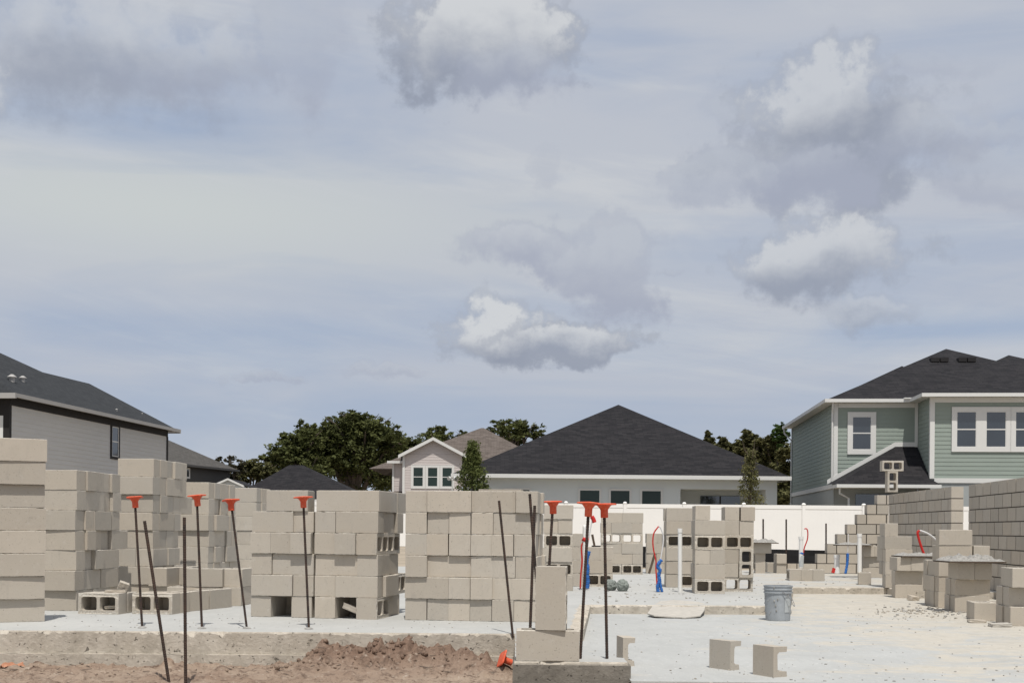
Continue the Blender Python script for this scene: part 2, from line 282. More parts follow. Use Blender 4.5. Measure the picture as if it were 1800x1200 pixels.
# ------------------------------------------------------------------ mesh helpers
class MB:
    def __init__(s): s.v = []; s.f = []; s.m = []; s.uv = []
    def quad(s, pts, mi=0, uvs=None):
        i = len(s.v); s.v += [tuple(p) for p in pts]; s.f.append(tuple(range(i, i + len(pts)))); s.m.append(mi); s.uv.append(uvs)
    def box(s, a, b, mi=0, mtx=None):
        x0, y0, z0 = a; x1, y1, z1 = b
        P = [Vector(p) for p in ((x0, y0, z0), (x1, y0, z0), (x1, y1, z0), (x0, y1, z0), (x0, y0, z1), (x1, y0, z1), (x1, y1, z1), (x0, y1, z1))]
        if mtx: P = [mtx @ p for p in P]
        i = len(s.v); s.v += [tuple(p) for p in P]
        for f in ((0, 3, 2, 1), (4, 5, 6, 7), (0, 1, 5, 4), (1, 2, 6, 5), (2, 3, 7, 6), (3, 0, 4, 7)):
            s.f.append(tuple(i + q for q in f)); s.m.append(mi); s.uv.append(None)
    def loft(s, rings, mi=0, closed=True, cap0=True, cap1=True):
        i = len(s.v); k = len(rings[0])
        for r in rings: s.v += [tuple(p) for p in r]
        for a in range(len(rings) - 1):
            for b in range(k if closed else k - 1):
                c = (b + 1) % k
                s.f.append((i + a * k + b, i + a * k + c, i + (a + 1) * k + c, i + (a + 1) * k + b)); s.m.append(mi); s.uv.append(None)
        if cap0: s.f.append(tuple(i + q for q in reversed(range(k)))); s.m.append(mi); s.uv.append(None)
        if cap1: s.f.append(tuple(i + (len(rings) - 1) * k + q for q in range(k))); s.m.append(mi); s.uv.append(None)
    def tube(s, pts, rad, seg=8, mi=0):
        pts = [Vector(p) for p in pts]; rings = []
        for i, p in enumerate(pts):
            d = (pts[min(i + 1, len(pts) - 1)] - pts[max(i - 1, 0)]).normalized()
            u = d.cross(Vector((0.13, 0.97, 0.2)) if abs(d.y) < 0.9 else Vector((1, 0, 0))).normalized(); w = d.cross(u)
            r = rad[i] if isinstance(rad, (list, tuple)) else rad
            rings.append([p + (u * math.cos(2 * math.pi * q / seg) + w * math.sin(2 * math.pi * q / seg)) * r for q in range(seg)])
        s.loft(rings, mi)
    def mesh(s, name, mats, smooth=False):
        me = bpy.data.meshes.new(name); me.from_pydata(s.v, [], s.f)
        for m in mats: me.materials.append(m)
        me.polygons.foreach_set('material_index', s.m)
        if any(u is not None for u in s.uv):
            ul = me.uv_layers.new(name='UVMap'); 
            for p, u in zip(me.polygons, s.uv):
                if u:
                    for li, c in zip(p.loop_indices, u): ul.data[li].uv = c
        if smooth: me.polygons.foreach_set('use_smooth', [True] * len(me.polygons))
        me.update(); return me
    def build(s, name, mats, parent=None, smooth=False, mtx=None):
        if not isinstance(mats, (list, tuple)): mats = [mats]
        return link(name, s.mesh(name, mats, smooth), parent, mtx)
def link(name, me, parent=None, mtx=None):
    o = bpy.data.objects.new(name, me); COL.objects.link(o)
    if parent: o.parent = parent
    if mtx is not None: o.matrix_local = mtx if parent else mtx
    return o
def tag(o, label=None, cat=None, group=None, kind=None):
    if label: o['label'] = label
    if cat: o['category'] = cat
    if group: o['group'] = group
    if kind: o['kind'] = kind
    return o
def empty(name, label, cat, group=None, mtx=None, kind=None):
    o = bpy.data.objects.new(name, None); COL.objects.link(o); o.empty_display_size = 0.2
    if mtx is not None: o.matrix_world = mtx
    return tag(o, label, cat, group, kind)
def frame(p, ang): return Matrix.Translation(p) @ Matrix.Rotation(ang, 4, 'Z')
# ------------------------------------------------------------------ concrete block meshes
BL, BW = 0.397, 0.194
def rrect(x0, y0, x1, y1, r, seg=4):
    out = []
    for cx, cy, a0 in ((x1 - r, y1 - r, 0), (x0 + r, y1 - r, 90), (x0 + r, y0 + r, 180), (x1 - r, y0 + r, 270)):
        for i in range(seg + 1):
            a = R(a0 + 90 * i / seg); out.append((cx + r * math.cos(a), cy + r * math.sin(a)))
    return out
def block_mesh(name, L, ncore, seed):
    rnd = random.Random(seed); hw = BW / 2; hl = L / 2; h = BW
    out = []; 
    def side(a, b, k):
        for i in range(k): t = i / k; out.append((a[0] + (b[0] - a[0]) * t, a[1] + (b[1] - a[1]) * t))
    c = [(-hl, -hw), (hl, -hw), (hl, hw), (-hl, hw)]; k1 = int(L / 0.028); k2 = 7
    side(c[0], c[1], k1); side(c[1], c[2], k2); side(c[2], c[3], k1); side(c[3], c[0], k2)
    nn = len(out); corners = {0, k1, k1 + k2, 2 * k1 + k2}
    def ring(z, base, chips):
        e = []
        for i, (x, y) in enumerate(out):
            q = base * rnd.uniform(0.5, 1.5) + (rnd.uniform(0.004, 0.013) if chips and rnd.random() < (0.35 if i in corners else 0.07) else 0)
            sx = 1 if abs(abs(x) - hl) < 1e-6 else 0; sy = 1 if abs(abs(y) - hw) < 1e-6 else 0
            e.append((x - math.copysign(q * sx, x), y - math.copysign(q * sy, y), z + (q * 0.4 if z < h / 2 else -q * 0.4) * (1 if chips else 0)))
        return e
    mb = MB()
    r0, r1, r2, r3 = ring(0, 0.0022, True), ring(0.005, 0.0003, False), ring(h - 0.005, 0.0003, False), ring(h, 0.0022, True)
    mb.loft([r0, r1, r2, r3], cap0=False, cap1=False)
    t, w = 0.032, 0.030; cores0, cores3 = [], []
    inner = (L - 2 * t - w * (ncore - 1)) / ncore
    for q in range(ncore):
        x0 = -hl + t + q * (inner + w)
        cores3.append(rrect(x0, -hw + t, x0 + inner, hw - t, 0.024)); cores0.append(rrect(x0 + 0.004, -hw + t + 0.003, x0 + inner - 0.004, hw - t - 0.003, 0.024))
    for z, ro, cs, up in ((h, r3, cores3, True), (0, r0, cores0, False)):
        loops = [[Vector((p[0], p[1], 0)) for p in ro]] + [[Vector((p[0], p[1], 0)) for p in reversed(cc)] for cc in cs]
        flat = [(p[0], p[1], p[2]) for p in ro] + [(p[0], p[1], z) for cc in cs for p in reversed(cc)]
        i0 = len(mb.v); mb.v += flat
        for tri in tessellate_polygon(loops):
            a, b, c_ = (Vector(flat[q]) for q in tri); nz = (b - a).cross(c_ - a).z
            tri = tri if (nz > 0) == up else tuple(reversed(tri))
            mb.f.append(tuple(i0 + q for q in tri)); mb.m.append(0); mb.uv.append(None)
    for c0, c3 in zip(cores0, cores3):
        mb.loft([[(x, y, h) for x, y in c3], [(x, y, 0) for x, y in c0]], cap0=False, cap1=False)
    for i, v in enumerate(mb.v): mb.v[i] = (v[0], v[1], v[2] - h / 2)
    return mb.mesh(name, [M['block']])
BM = [block_mesh('concrete_block', BL, 2, 40 + i) for i in range(6)]
HM = [block_mesh('half_block', BW, 1, 80 + i) for i in range(2)]
def axes(xa, ya, za):     # columns: images of the mesh x, y, z axes
    m = Matrix((xa, ya, za)).transposed().to_4x4(); return m
ORI = {  # type: (matrix, dims lateral, depth, height)
 'S': (Matrix.Identity(4), BL, BW, BW),
 'H': (axes((0, 1, 0), (-1, 0, 0), (0, 0, 1)), BW, BL, BW),
 'h': (axes((0, 1, 0), (0, 0, 1), (1, 0, 0)), BW, BL, BW),
 'O': (axes((1, 0, 0), (0, 0, 1), (0, -1, 0)), BL, BW, BW),
 'P': (axes((1, 0, 0), (0, 0, 1), (0, -1, 0)), BL, BW, BW),
 'V': (axes((0, 0, 1), (1, 0, 0), (0, 1, 0)), BW, BW, BL),
 'U': (axes((0, 0, 1), (0, 1, 0), (-1, 0, 0)), BW, BW, BL),
 'q': (axes((1, 0, 0), (0, 0, 1), (0, -1, 0)), BW, BW, BW),
}
GRP = 'loose pale concrete blocks on the slab'
LOOK = {'S': 'long-faced', 'H': 'end-on', 'h': 'end-on', 'O': 'hollow-faced', 'V': 'upright hollow', 'U': 'upright', 'q': 'open half'}
ORD = ['first', 'second', 'third', 'fourth', 'fifth', 'sixth', 'seventh', 'eighth', 'ninth']
NB = [0]
def put_block(fr, x, y, z, typ, label, rz=0.0, jit=True, rnd=random, tilt=None):
    o_m, lw, dp, ht = ORI[typ]
    if jit: rz += rnd.gauss(0, R(0.7)); 
    me = rnd.choice(HM if typ == 'q' else BM)
    o = bpy.data.objects.new('half_block' if typ == 'q' else 'concrete_block', me); COL.objects.link(o)
    m = fr @ Matrix.Translation((x + lw / 2, y + dp / 2, z + ht / 2)) @ Matrix.Rotation(rz, 4, 'Z')
    if tilt: m = m @ Matrix.Rotation(tilt, 4, 'Y')
    o.matrix_world = m @ o_m; NB[0] += 1
    return tag(o, label, 'concrete block', GRP)
def parse(row):
    out = []
    for tk in row.split():
        if tk[0] == 'g': out.append(('g', float(tk[1:]) / 100)); continue
        out.append((tk[0], float(tk[1:]) / 100 if len(tk) > 1 else 0.0))
    return out
def stack(phrase, px, by, t, rows, flank=None, deep=0, pick='SSSH',  z=0.0, D=None, anchor='L', seed=0, jit=1.0, backfill=False):
    rnd = random.Random(1000 + seed)
    if D is None: P = G(px, by, z)
    else:
        u, _ = uv(px, by); P = Vector((u * D, D, z))
    fr = frame(P, -math.atan(t)); nr = len(rows)
    for ri, row in enumerate(rows):
        toks = parse(row); width = sum((0.198 if c == '_' else v if c == 'g' else ORI[c][1] + 0.003) for c, v in toks)
        x = (0 if anchor == 'L' else -width) + rnd.uniform(-0.006, 0.006) * jit
        zz = ri * (BW + 0.0006); cn = ORD[nr - 1 - ri] + ' course down' if ri < nr - 1 else 'top course'
        names = [c for c, v in toks if c not in 'g_']; nn = len(names); idx = 0
        for c, v in toks:
            if c == 'g': x += v; continue
            if c == '_': x += 0.198; continue
            w, dp = ORI[c][1], ORI[c][2]; ps = 'single' if nn == 1 else 'leftmost' if idx == 0 else 'rightmost' if idx == nn - 1 else ORD[idx] + ' from left'
            y = -v + rnd.gauss(0, 0.0045) * jit
            if c == 'P': c = 'O'; put_block(fr, x, y + 0.2, zz, 'S', f'block inside cells of {cn}, {ps}, {phrase}', rnd=rnd)
            put_block(fr, x, y, zz, c, f'{LOOK[c]} block, {ps + ", " + cn if nn > 1 else cn}, {phrase}' if nr > 1 or nn > 1 else f'{LOOK[c]} front block, {phrase}', rnd=rnd)
            last = (flank == 'R' and idx == nn - 1) or (flank == 'L' and idx == 0)
            if last and deep:
                yy = y + dp + 0.004; kk = 0; dpth = deep[ri] if isinstance(deep, list) else deep
                while yy < dpth - 0.10:
                    cc = rnd.choice(pick) if c != 'O' or kk else 'S'
                    ww, dd = ORI[cc][1], ORI[cc][2]
                    xx = (x + w - ww if flank == 'R' else x) + rnd.gauss(0.0, 0.016)
                    put_block(fr, xx, yy, zz, cc, f'{"" if kk == 0 else ORD[kk] + " "}block behind {"right" if flank == "R" else "left"} end of {cn}, {phrase}', rnd=rnd)
                    yy += dd + rnd.choice((0.002, 0.006, 0.016)); kk += 1
            x += w + 0.003 * rnd.uniform(0.3, 1.6); idx += 1
    return fr
# ------------------------------------------------------------------ ground and slabs
def height(x, y):
    h = -0.34 if y < 24 else -0.34 + 0.42 * min(1, (y - 24) / 22)
    return h
mb = MB()
xs = [-1500, -300, -80, -40, -25, -15, -8, 0, 8, 15, 25, 40, 80, 300, 1500]; ys = [-30, 0, 6, 26, 32, 38, 46, 60, 90, 150, 400, 2500]
for i in range(len(xs) - 1):
    for j in range(len(ys) - 1):
        P = [(xs[i], ys[j]), (xs[i + 1], ys[j]), (xs[i + 1], ys[j + 1]), (xs[i], ys[j + 1])]
        mb.quad([(x, y, height(x, y) - (0.35 if 0 <= y < 10 else 0.0)) for x, y in P])
g = mb.build('ground', M['yard']); tag(g, kind='structure')
# lower garage floor
def poly_slab(name, pts, ztop, zbot, mtop, mside, splay=None):
    """top outline pts; ragged arris along the edges"""
    mb = MB(); rnd = random.Random(5); top = []; low = []
    for i, p in enumerate(pts):
        q = pts[(i + 1) % len(pts)]; a, b = Vector((*p, 0)), Vector((*q, 0)); L = (b - a).length; k = max(1, min(700, int(L / 0.025))) if i in splay else 1
        nrm = Vector(((b - a).y, -(b - a).x, 0)).normalized(); sp = splay.get(i, 0.0)
        for j in range(k):
            c = a.lerp(b, j / k); e = 0.0
            if i in splay:
                nv = noise.noise(Vector((c.x * 9, c.y * 9, 1.3))) + 0.6 * noise.noise(Vector((c.x * 31, c.y * 31, 4)))
                e = 0.004 + max(0.0, nv) * 0.040
            top.append((c - nrm * e, e * 0.1)); low.append((c + nrm * sp, max(0.010, e * 1.2)))
    k = len(top)
    t0 = [Vector((p.x, p.y, ztop)) for p, e in top]; t1 = [Vector((p.x, p.y, ztop - d)) for p, d in low]; t2 = [Vector((p.x, p.y, zbot)) for p, d in low]
    flat = t0; i0 = len(mb.v); mb.v += [tuple(p) for p in flat]
    for tri in tessellate_polygon([[Vector((p.x, p.y, 0)) for p in flat]]):
        a, b, c = (flat[q] for q in tri); up = (b - a).cross(c - a).z > 0
        mb.f.append(tuple(i0 + q for q in (tri if up else tuple(reversed(tri))))); mb.m.append(0); mb.uv.append(None)
    for i in range(k):
        j = (i + 1) % k
        mb.quad([t1[i], t1[j], t0[j], t0[i]], 1); mb.quad([t2[i], t2[j], t1[j], t1[i]], 1)
    o = mb.build(name, [mtop, mside]); tag(o, kind='structure'); return o
e0 = G(0, 1107); e1 = G(903, 1113); s0 = G(1003, 1104); s1 = G(1020, 1062); s2 = G(1385, 1064); s3 = G(1392, 1031); s4 = G(1560, 1032)
dl = (e1 - e0).normalized(); eL = e0 - dl * 6
up_pts = [(eL.x, eL.y), (0.03, e1.y), (0.022, 7.585), (0.735, 7.585), (0.735, 7.85), (0.36, 8.06), (s0.x, s0.y), (s1.x, s1.y), (s2.x, s2.y), (s3.x, s3.y), (s4.x, s4.y), (s4.x + .1, 17.3), (10.0, 16.9), (10.5, 26.0), (-9.5, 27.0)]
poly_slab('floor_slab', up_pts, 0.0, -0.178, M['slab'], M['edge'], {0: 0.0, 1: 0.0, 2: 0.0, 3: 0.0, 4: 0.0, 5: 0.03, 6: 0.11, 7: 0.01, 8: 0.02, 9: 0.03, 10: 0.02})
mb = MB(); mb.quad([(0.74, 7.44, -0.10), (12, 7.44, -0.10), (12, 20, -0.10), (0.74, 20, -0.10)]); mb.quad([(0.3, 8.05, -0.10), (0.74, 8.05, -0.10), (0.74, 20, -0.10), (0.3, 20, -0.10)]); mb.quad([(0.74, 7.44, -0.5), (12, 7.44, -0.5), (12, 7.44, -0.10), (0.74, 7.44, -0.10)]); o = mb.build('garage_floor', M['slablow']); tag(o, kind='structure')
# footing course below the slab, a little proud of it
mb = MB(); nr = Vector((dl.y, -dl.x, 0)).normalized()
def lip(a, b, off, z0, z1, seg, amp):
    d = (b - a); nn = Vector((d.y, -d.x, 0)).normalized(); R0, R1, R2 = [], [], []
    for i in range(seg + 1):
        c = a.lerp(b, i / seg); e = noise.noise(Vector((c.x * 7, c.y * 7, 8))) * amp
        R0.append((c.x + nn.x * (off + e), c.y + nn.y * (off + e), z0)); R1.append((c.x + nn.x * (off + e), c.y + nn.y * (off + e), z1 + e * 0.5)); R2.append((c.x - nn.x * 0.3, c.y - nn.y * 0.3, z1 + e * 0.5))
    for i in range(seg):
        mb.quad([R0[i], R0[i + 1], R1[i + 1], R1[i]], 0); mb.quad([R1[i], R1[i + 1], R2[i + 1], R2[i]], 0)
lip(eL, Vector((0.03, e1.y, 0)), 0.034, -0.75, -0.178, 420, 0.012)
o = mb.build('footing', M['edge']); tag(o, kind='structure')
mb = MB(); mb.box((0.012, 7.565, -1.2), (0.750, 7.84, -0.020), 0); mb.box((0.022, 7.842, -1.2), (0.38, 10.2, -0.175), 0); o = mb.build('garage_footing', M['footing']); tag(o, kind='structure')
# dirt with spoil heap in front of the slab
def mound(x, y):
    z = -0.280 + 0.02 * noise.noise(Vector((x * 1.2, y * 1.2, 0)))
    for px, D, sx, sy, hh in ((690, 9.55, 0.52, 0.24, 0.165), (575, 9.62, 0.20, 0.20, 0.125), (640, 9.2, 0.5, 0.3, 0.03), (800, 9.45, 0.30, 0.30, 0.05), (200, 9.72, 0.5, 0.2, 0.07), (330, 9.72, 0.3, 0.2, 0.09), (860, 9.3, 0.3, 0.25, 0.06)):
        cx = (px - 900) / F * D; z += hh * math.exp(-((x - cx) / sx) ** 2 - ((y - D) / sy) ** 2)
    a = noise.fractal(Vector((x * 5, y * 5, 2)), 1.0, 2.0, 5); b = abs(noise.noise(Vector((x * 13, y * 13, 5)))); c = max(0.0, noise.noise(Vector((x * 8, y * 8, 11))) - 0.12); d = max(0.0, noise.noise(Vector((x * 22, y * 22, 31))) - 0.15)
    r = 0.40 + 0.75 * min(1, max(0, (z + 0.28) * 9))
    return z + (a * 0.030 + b * 0.020 + c * 0.15 + d * 0.07) * r
mb = MB(); nx, ny = 560, 110; X0, X1, Y0, Y1 = -6.2, 0.02, 7.2, 10.14
for j in range(ny + 1):
    for i in range(nx + 1):
        yy = Y0 + (Y1 - Y0) * (j / ny) ** 0.7; x = X0 + (X1 - X0) * i / nx; mb.v.append((x, yy, mound(x, yy)))
for j in range(ny):
    for i in range(nx):
        a = j * (nx + 1) + i; mb.f.append((a, a + 1, a + nx + 2, a + nx + 1)); mb.m.append(0); mb.uv.append(None)
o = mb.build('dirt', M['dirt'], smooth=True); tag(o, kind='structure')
def rock(mb, c, s, rnd, mi=0, flat=0.6):
    bm = ICO; i0 = len(mb.v); k = rnd.random() * 50; rot = Matrix.Rotation(rnd.uniform(0, 6.28), 3, 'Z')
    for v in bm[0]:
        q = 1 + 0.55 * noise.noise(Vector(v) * 1.3 + Vector((k, k, 0))); w = rot @ Vector((v[0] * s * q, v[1] * s * q * 0.75, v[2] * s * q * flat)); mb.v.append((c[0] + w.x, c[1] + w.y, c[2] + w.z))
    for f in bm[1]: mb.f.append(tuple(i0 + q for q in f)); mb.m.append(mi); mb.uv.append(None)
_b = bmesh.new(); bmesh.ops.create_icosphere(_b, subdivisions=1, radius=1); ICO = ([tuple(v.co) for v in _b.verts], [tuple(v.index for v in f.verts) for f in _b.faces]); _b.free()
_b = bmesh.new(); bmesh.ops.create_icosphere(_b, subdivisions=4, radius=1); ICO4 = ([tuple(v.co) for v in _b.verts], [tuple(v.index for v in f.verts) for f in _b.faces]); _b.free()
rnd = random.Random(3); mb = MB()
for i in range(650):
    x = rnd.uniform(-5.2, 0.0); y = rnd.uniform(8.9, 10.0); 
    if noise.noise(Vector((x * 1.5, y * 1.5, 7))) < -0.05: continue
    rock(mb, (x, y, mound(x, y) + 0.002), rnd.choice((0.004, 0.006, 0.009, 0.016)), rnd)
for i in range(170):
    cx = rnd.gauss(-1.15, 0.45); y = rnd.gauss(9.4, 0.12); rock(mb, (cx, y, mound(cx, y) + 0.004), 0.005 * (1 / max(.12, rnd.random())) ** 0.85, rnd, 0, .8)
tag(mb.build('dirt_clods', M['dirt'], smooth=True), 'dark crumbs and clods scattered over the reddish dirt', 'soil clods', kind='stuff')
mb = MB()
for i in range(420):
    px = rnd.uniform(1030, 1800); py = rnd.uniform(1085, 1200); p = G(px, py, -0.10)
    if rnd.random() < 0.35: p = G(rnd.gauss(1620, 70), rnd.gauss(1082, 8), -0.10)
    rock(mb, (p.x, p.y, -0.097), rnd.choice((0.003, 0.004, 0.005, 0.007, 0.011)), rnd, rnd.choice((0, 1, 1)), 0.4)
for i in range(260):
    px = rnd.uniform(1040, 1500); py = rnd.uniform(1018, 1060); p = G(px, py, 0)
    if px > 1390 and py > 1028: continue
    rock(mb, (p.x, p.y, 0.003), rnd.choice((0.005, 0.008, 0.013, 0.02)), rnd, rnd.choice((0, 1, 1)))
for i in range(140):
    p = G(rnd.uniform(0, 900), rnd.uniform(1078, 1104), 0); rock(mb, (p.x, p.y, 0.002), rnd.choice((0.003, 0.005, 0.008)), rnd, rnd.choice((0, 1, 1)))
for i in range(160):
    p = G(rnd.gauss(1640, 60), rnd.gauss(1074, 6), -0.1); rock(mb, (p.x, p.y, -0.095), rnd.uniform(0.01, 0.025), rnd, rnd.choice((0, 1)))
tag(mb.build('mortar_crumbs', [M['pebble'], M['wetmortar']]), 'broken mortar crumbs littering the concrete floors', 'rubble', kind='stuff')
# ------------------------------------------------------------------ block stacks
T = 0.10
stack('turned stack at left frame edge', 79, 1092, -0.5, ['S-3', 'S', 'S+1', 'S+1', 'S', 'S', 'S+4', 'S+5'], anchor='R', seed=1)
stack('cut-off column at left frame edge', -22, 1095, -0.5, ['S-3', 'S', 'S', 'S', 'S', 'S', 'S+4', 'S+5'], D=10.28, anchor='R', seed=91)
stack('second stack from left edge', 133, 1072, T, ['S-2', 'S+2', 'S', 'S-1', 'S+1', 'S', 'S'], flank='R', deep=0.95, D=11.7, anchor='R', seed=2)
stack('tall stack behind leftmost capped rebar', 268, 1058, T, ['S', 'S+2', 'H H', 'S', 'S+1', 'S', 'S+3', 'S+1'], flank='R', deep=0.9, D=13.1, anchor='R', seed=3)
stack('stack behind the second capped rebar', 366, 1045, T, ['S', 'S', 'S', 'S-1', 'S+2', 'S', 'S+1'], flank='R', deep=1.05, D=14.6, anchor='R', seed=4)
stack('small far stack behind third capped rebar', 450, 1033, T, ['S', 'S', 'S', 'S', 'S+1', 'S', 'S'], flank='R', deep=0.6, D=16.5, anchor='R', seed=5)
Z2 = 0.185
stack("left half of fourth capped rebar's stack", 441, 1083, Z2, ['H _ H', 'S+1 H', 'H S-1', 'H+1 H+1 H+4', 'S H-2', 'g14 S'], seed=6)
P2 = G(441, 1083); f2 = frame(P2, -math.atan(Z2)); P2r = f2 @ Vector((0.622, 0, 0))
def stack_at(P, *a, **k):
    u = P.x / P.y * F; D = P.y
    # place by world point
    global G; old = G; G = lambda px, by, z=0.0: Vector((P.x, P.y, P.z)); r = stack(*a, **k); G = old; return r
stack_at(P2r, "right half of fourth capped rebar's stack", 0, 0, Z2, ['H+2 _ h+3', 'H S+2', 'S H', 'H+2 H+4 h+2', 'H S', 'S H'], flank='R', deep=0.82, pick='HHhS', seed=7)
for k, (xx, z) in enumerate(((0.2, 0), (0.82, 0))):       # blocks seen at the back of the two holes
    put_block(f2, xx - 0.1, 0.40, 0, 'S', f"shaded block inside the {('left', 'right')[k]} hole, base of fourth capped rebar's stack", jit=False)
for xx, r_ in ((0.52, 3), (0.52, 1), (0.50, 5), (0.52, 0), (0.52, 2), (0.52, 4)):
    put_block(f2, xx - 0.02, 0.41, r_ * 0.1946, 'H', f"block glimpsed in the upright gap, {ORD[5 - r_]} course down, fourth capped rebar's stack", jit=False)
Z3 = 0.10
stack('wide stack right of fourth capped rebar', 712, 1089, Z3, ['H H H H H H', 'S+1 H+1 H+3 S', 'H+4 S-2 S H', 'H H H+1 H+2 H+2 H', 'H+1 H-1 H+1 H+1 S', 'H+1 S+3 S H+3'], flank='R', deep=0.85, seed=8)
f3 = frame(G(712, 1089), -math.atan(Z3))
put_block(f3, 0.62, 0.30, 6 * 0.1946 - 0.084, 'S', 'block lying flat and low on top of the wide stack, only its rim showing', jit=False).scale = (1, 1, 0.13)
# low pile of hollow blocks at left
def lone(px, by, typ, t, label, z=0.0, zo=0.0, tilt=None, D=None):
    P = G(px, by, z) if D is None else Vector((uv(px, by)[0] * D, D, z)); return put_block(frame(P, -math.atan(t)), 0, 0, zo, typ, label, jit=False, tilt=tilt)
lone(137, 1078, 'O', 0.12, 'hollow block on its side nearest the second stack from left edge, broken piece inside')
lone(232, 1078, 'O', 0.14, 'hollow block on its side behind the leftmost capped rebar foot')
for px_, t_, nm_ in ((137, 0.12, 'first'), (232, 0.14, 'second')):
    put_block(frame(G(px_, 1078), -math.atan(t_)), 0.004, 0.199, 0, 'S', f'block lying directly behind the {nm_} hollow block of the low row', jit=False)
fL = frame(G(305, 1077), -math.atan(0.34))
put_block(fL, -0.19, 0.2, 0, 'H', 'block behind the second hollow block of the low row, long side showing', jit=False)
put_block(fL, -0.19, 0.62, 0, 'H', 'rear block at the right end of the low hollow row', jit=False)
lone(367, 1061, 'q', 0.1, 'half block with its single cell facing out, beside the low hollow row')
lone(399, 1059, 'h', 0.1, 'dark-sided block just right of the open half block')
low2 = 'low two-course pile behind the hollow row'
stack(low2, 262, 1064, 0.08, ['H H S H', 'H+2 _ S+1 H-4'], D=12.75, seed=12)
lone(300, 1030, 'H', 0.08, 'tan block set back between its neighbours in the low pile', zo=0.195, D=13.1)
# middle ground
stack('narrow stack behind the upright front block', 955, 1037, 0.06, ['S', 'P', 'S+1', 'P', 'H H', 'S+1'], D=16.5, seed=13)
stack('low stack beside the blue wrapped pipes', 1006, 1028, 0.05, ['H P', 'H S', 'S H', 'H'], D=17.8, seed=14)
stack('far stack between the two tube loops', 1056, 1007.5, 0.05, ['P P', 'H S H', 'S-1 S', 'O O', 'H S+1 H', 'S S'], D=23.0, seed=15)
stack('short far stack by the tube loop', 1136, 1005, 0.05, ['S H', 'H S', 'S H', 'H S'], D=23.6, seed=16)
stack('stack between tube loop and tallest pipe', 1171, 1031, 0.05, ['H P', 'H S', 'S+1 H', 'P H', 'S H', 'S'], flank='L', deep=0.42, D=17.8, seed=17)
stack('front stack right of tall white pipe', 1221, 1043, 0.05, ['O+4', 'S+1', 'H H', 'P', 'S', 'H'], flank='L', deep=0.5, pick='SSH', D=16.1, seed=18)
sG = 'ragged stack with the upright hollow block'
stack(sG, 1273, 1041, 0.05, ['O', 'H V+3', 'H', 'P+1', 'H H', 'H g2 H'], D=16.7, seed=19)
# right, around the mortar boards
stack('row of three before the taped pipe', 1388, 1020, 0.1, ['h H H'], seed=20)
lone(1328, 1007, 'U', 0.05, 'upright block carrying the mortar board block, near the silt fabric', D=24.3)
lone(1320.5, 1007, 'S', 0.05, 'long block laid across the upright one, mortar heaped on it', zo=0.40, D=24.25)
lone(1349, 1005, 'H', 0.05, 'small block alone right of the mortar heap post', D=25.0)
stack('two-block pile right of mortar post', 1365, 1007, 0.05, ['H', 'H+2'], D=24.4, seed=21)
lone(1509, 1027, 'H', 0.25, 'block alone at the slab step, right of the short pipe')
stack('mortar stand before the stepped wall', 1518, 1014, 0.05, ['S-6', 'S-6', 'H H'], D=22.4, seed=22)
stack('first pile left of the red tube', 1556, 1033, 0.08, ['S', 'S', 'S', 'S-1', 'H-4'], flank='L', deep=0.42, D=18.3, seed=23)
stack('mortar stand below the red tube', 1576, 1050, 0.05, ['S-9', 'S-9', 'H H'], z=-0.1, D=17.25, seed=24)
stack('large pile right of the red tube', 1650, 1066, 0.1, ['S', 'S', 'S-1', 'S g1 H', 'S-1'], flank='L', deep=[0.85, 0.85, 0.80, 0.42, 0.2], z=-0.1, D=15.1, seed=25)
stack('mortar stand nearest the right wall', 1682, 1076, 0.08, ['S-7', 'S-7', 'H H'], flank='L', deep=0.42, z=-0.1, D=14.2, seed=26)
stack('low block before right mortar stand', 1714, 1090, 0.1, ['S'], flank='L', deep=0.4, z=-0.1, D=12.9, seed=27)
stack('pile at the right frame edge', 1776, 1099, 0.08, ['S-1', 'S-5', 'S+4'], flank='L', deep=0.42, z=-0.1, D=12.2, seed=28)
# foreground pair and standing block on the garage footing
PB = G(907, 1161); fB = frame(PB, -0.01)
put_block(fB, 0, 0, 0.0, 'S', 'long block lying on the front footing corner, carrying the upright block', jit=False)
put_block(fB, 0.124, -0.012, BW + 0.002, 'U', 'upright block standing on the long block at the footing corner', rz=R(-5), jit=False)
# C-shaped broken ends
def c_piece(px, by, label, rz, arm, seed, D=None):
    rnd = random.Random(seed); mb = MB(); t = 0.036; h = BW; k = 9; rings = []
    for i in range(k):
        y = -BW / 2 + BW * i / (k - 1); a1 = arm + rnd.uniform(-0.012, 0.012); a2 = arm + rnd.uniform(-0.012, 0.012)
        rings.append([(0, y, 0), (a1, y, 0), (a1 - 0.004, y, t * 0.95), (t + 0.012, y, t * 1.02), (t, y, t + 0.014), (t + rnd.uniform(-0.003, 0.003), y, h - t - 0.014), (t + 0.012, y, h - t), (a2 - 0.004, y, h - t), (a2, y, h - 0.002), (0, y, h)])
    mb.loft(rings, cap0=False, cap1=False)
    for ri, fl in ((0, True), (k - 1, False)):
        pts = [Vector(p) for p in rings[ri]]; i0 = len(mb.v); mb.v += [tuple(p) for p in pts]
        for tri in tessellate_polygon([[Vector((p.x, p.z, 0)) for p in pts]]):
            a, b, c = (pts[q] for q in tri); ny = (b - a).cross(c - a).y
            mb.f.append(tuple(i0 + q for q in (tri if (ny < 0) == fl else tuple(reversed(tri))))); mb.m.append(0); mb.uv.append(None)
    P = G(px, by, -0.1) if D is None else Vector((uv(px, by)[0] * D, D, -0.1))
    o = mb.build('broken_block', M['broken'], mtx=frame(P, rz)); tag(o, label, 'broken block', 'C-shaped broken block ends on the garage floor')
c_piece(1265, 1175, 'C-shaped broken block end, middle one of three, open to the right', R(36), 0.095, 1)
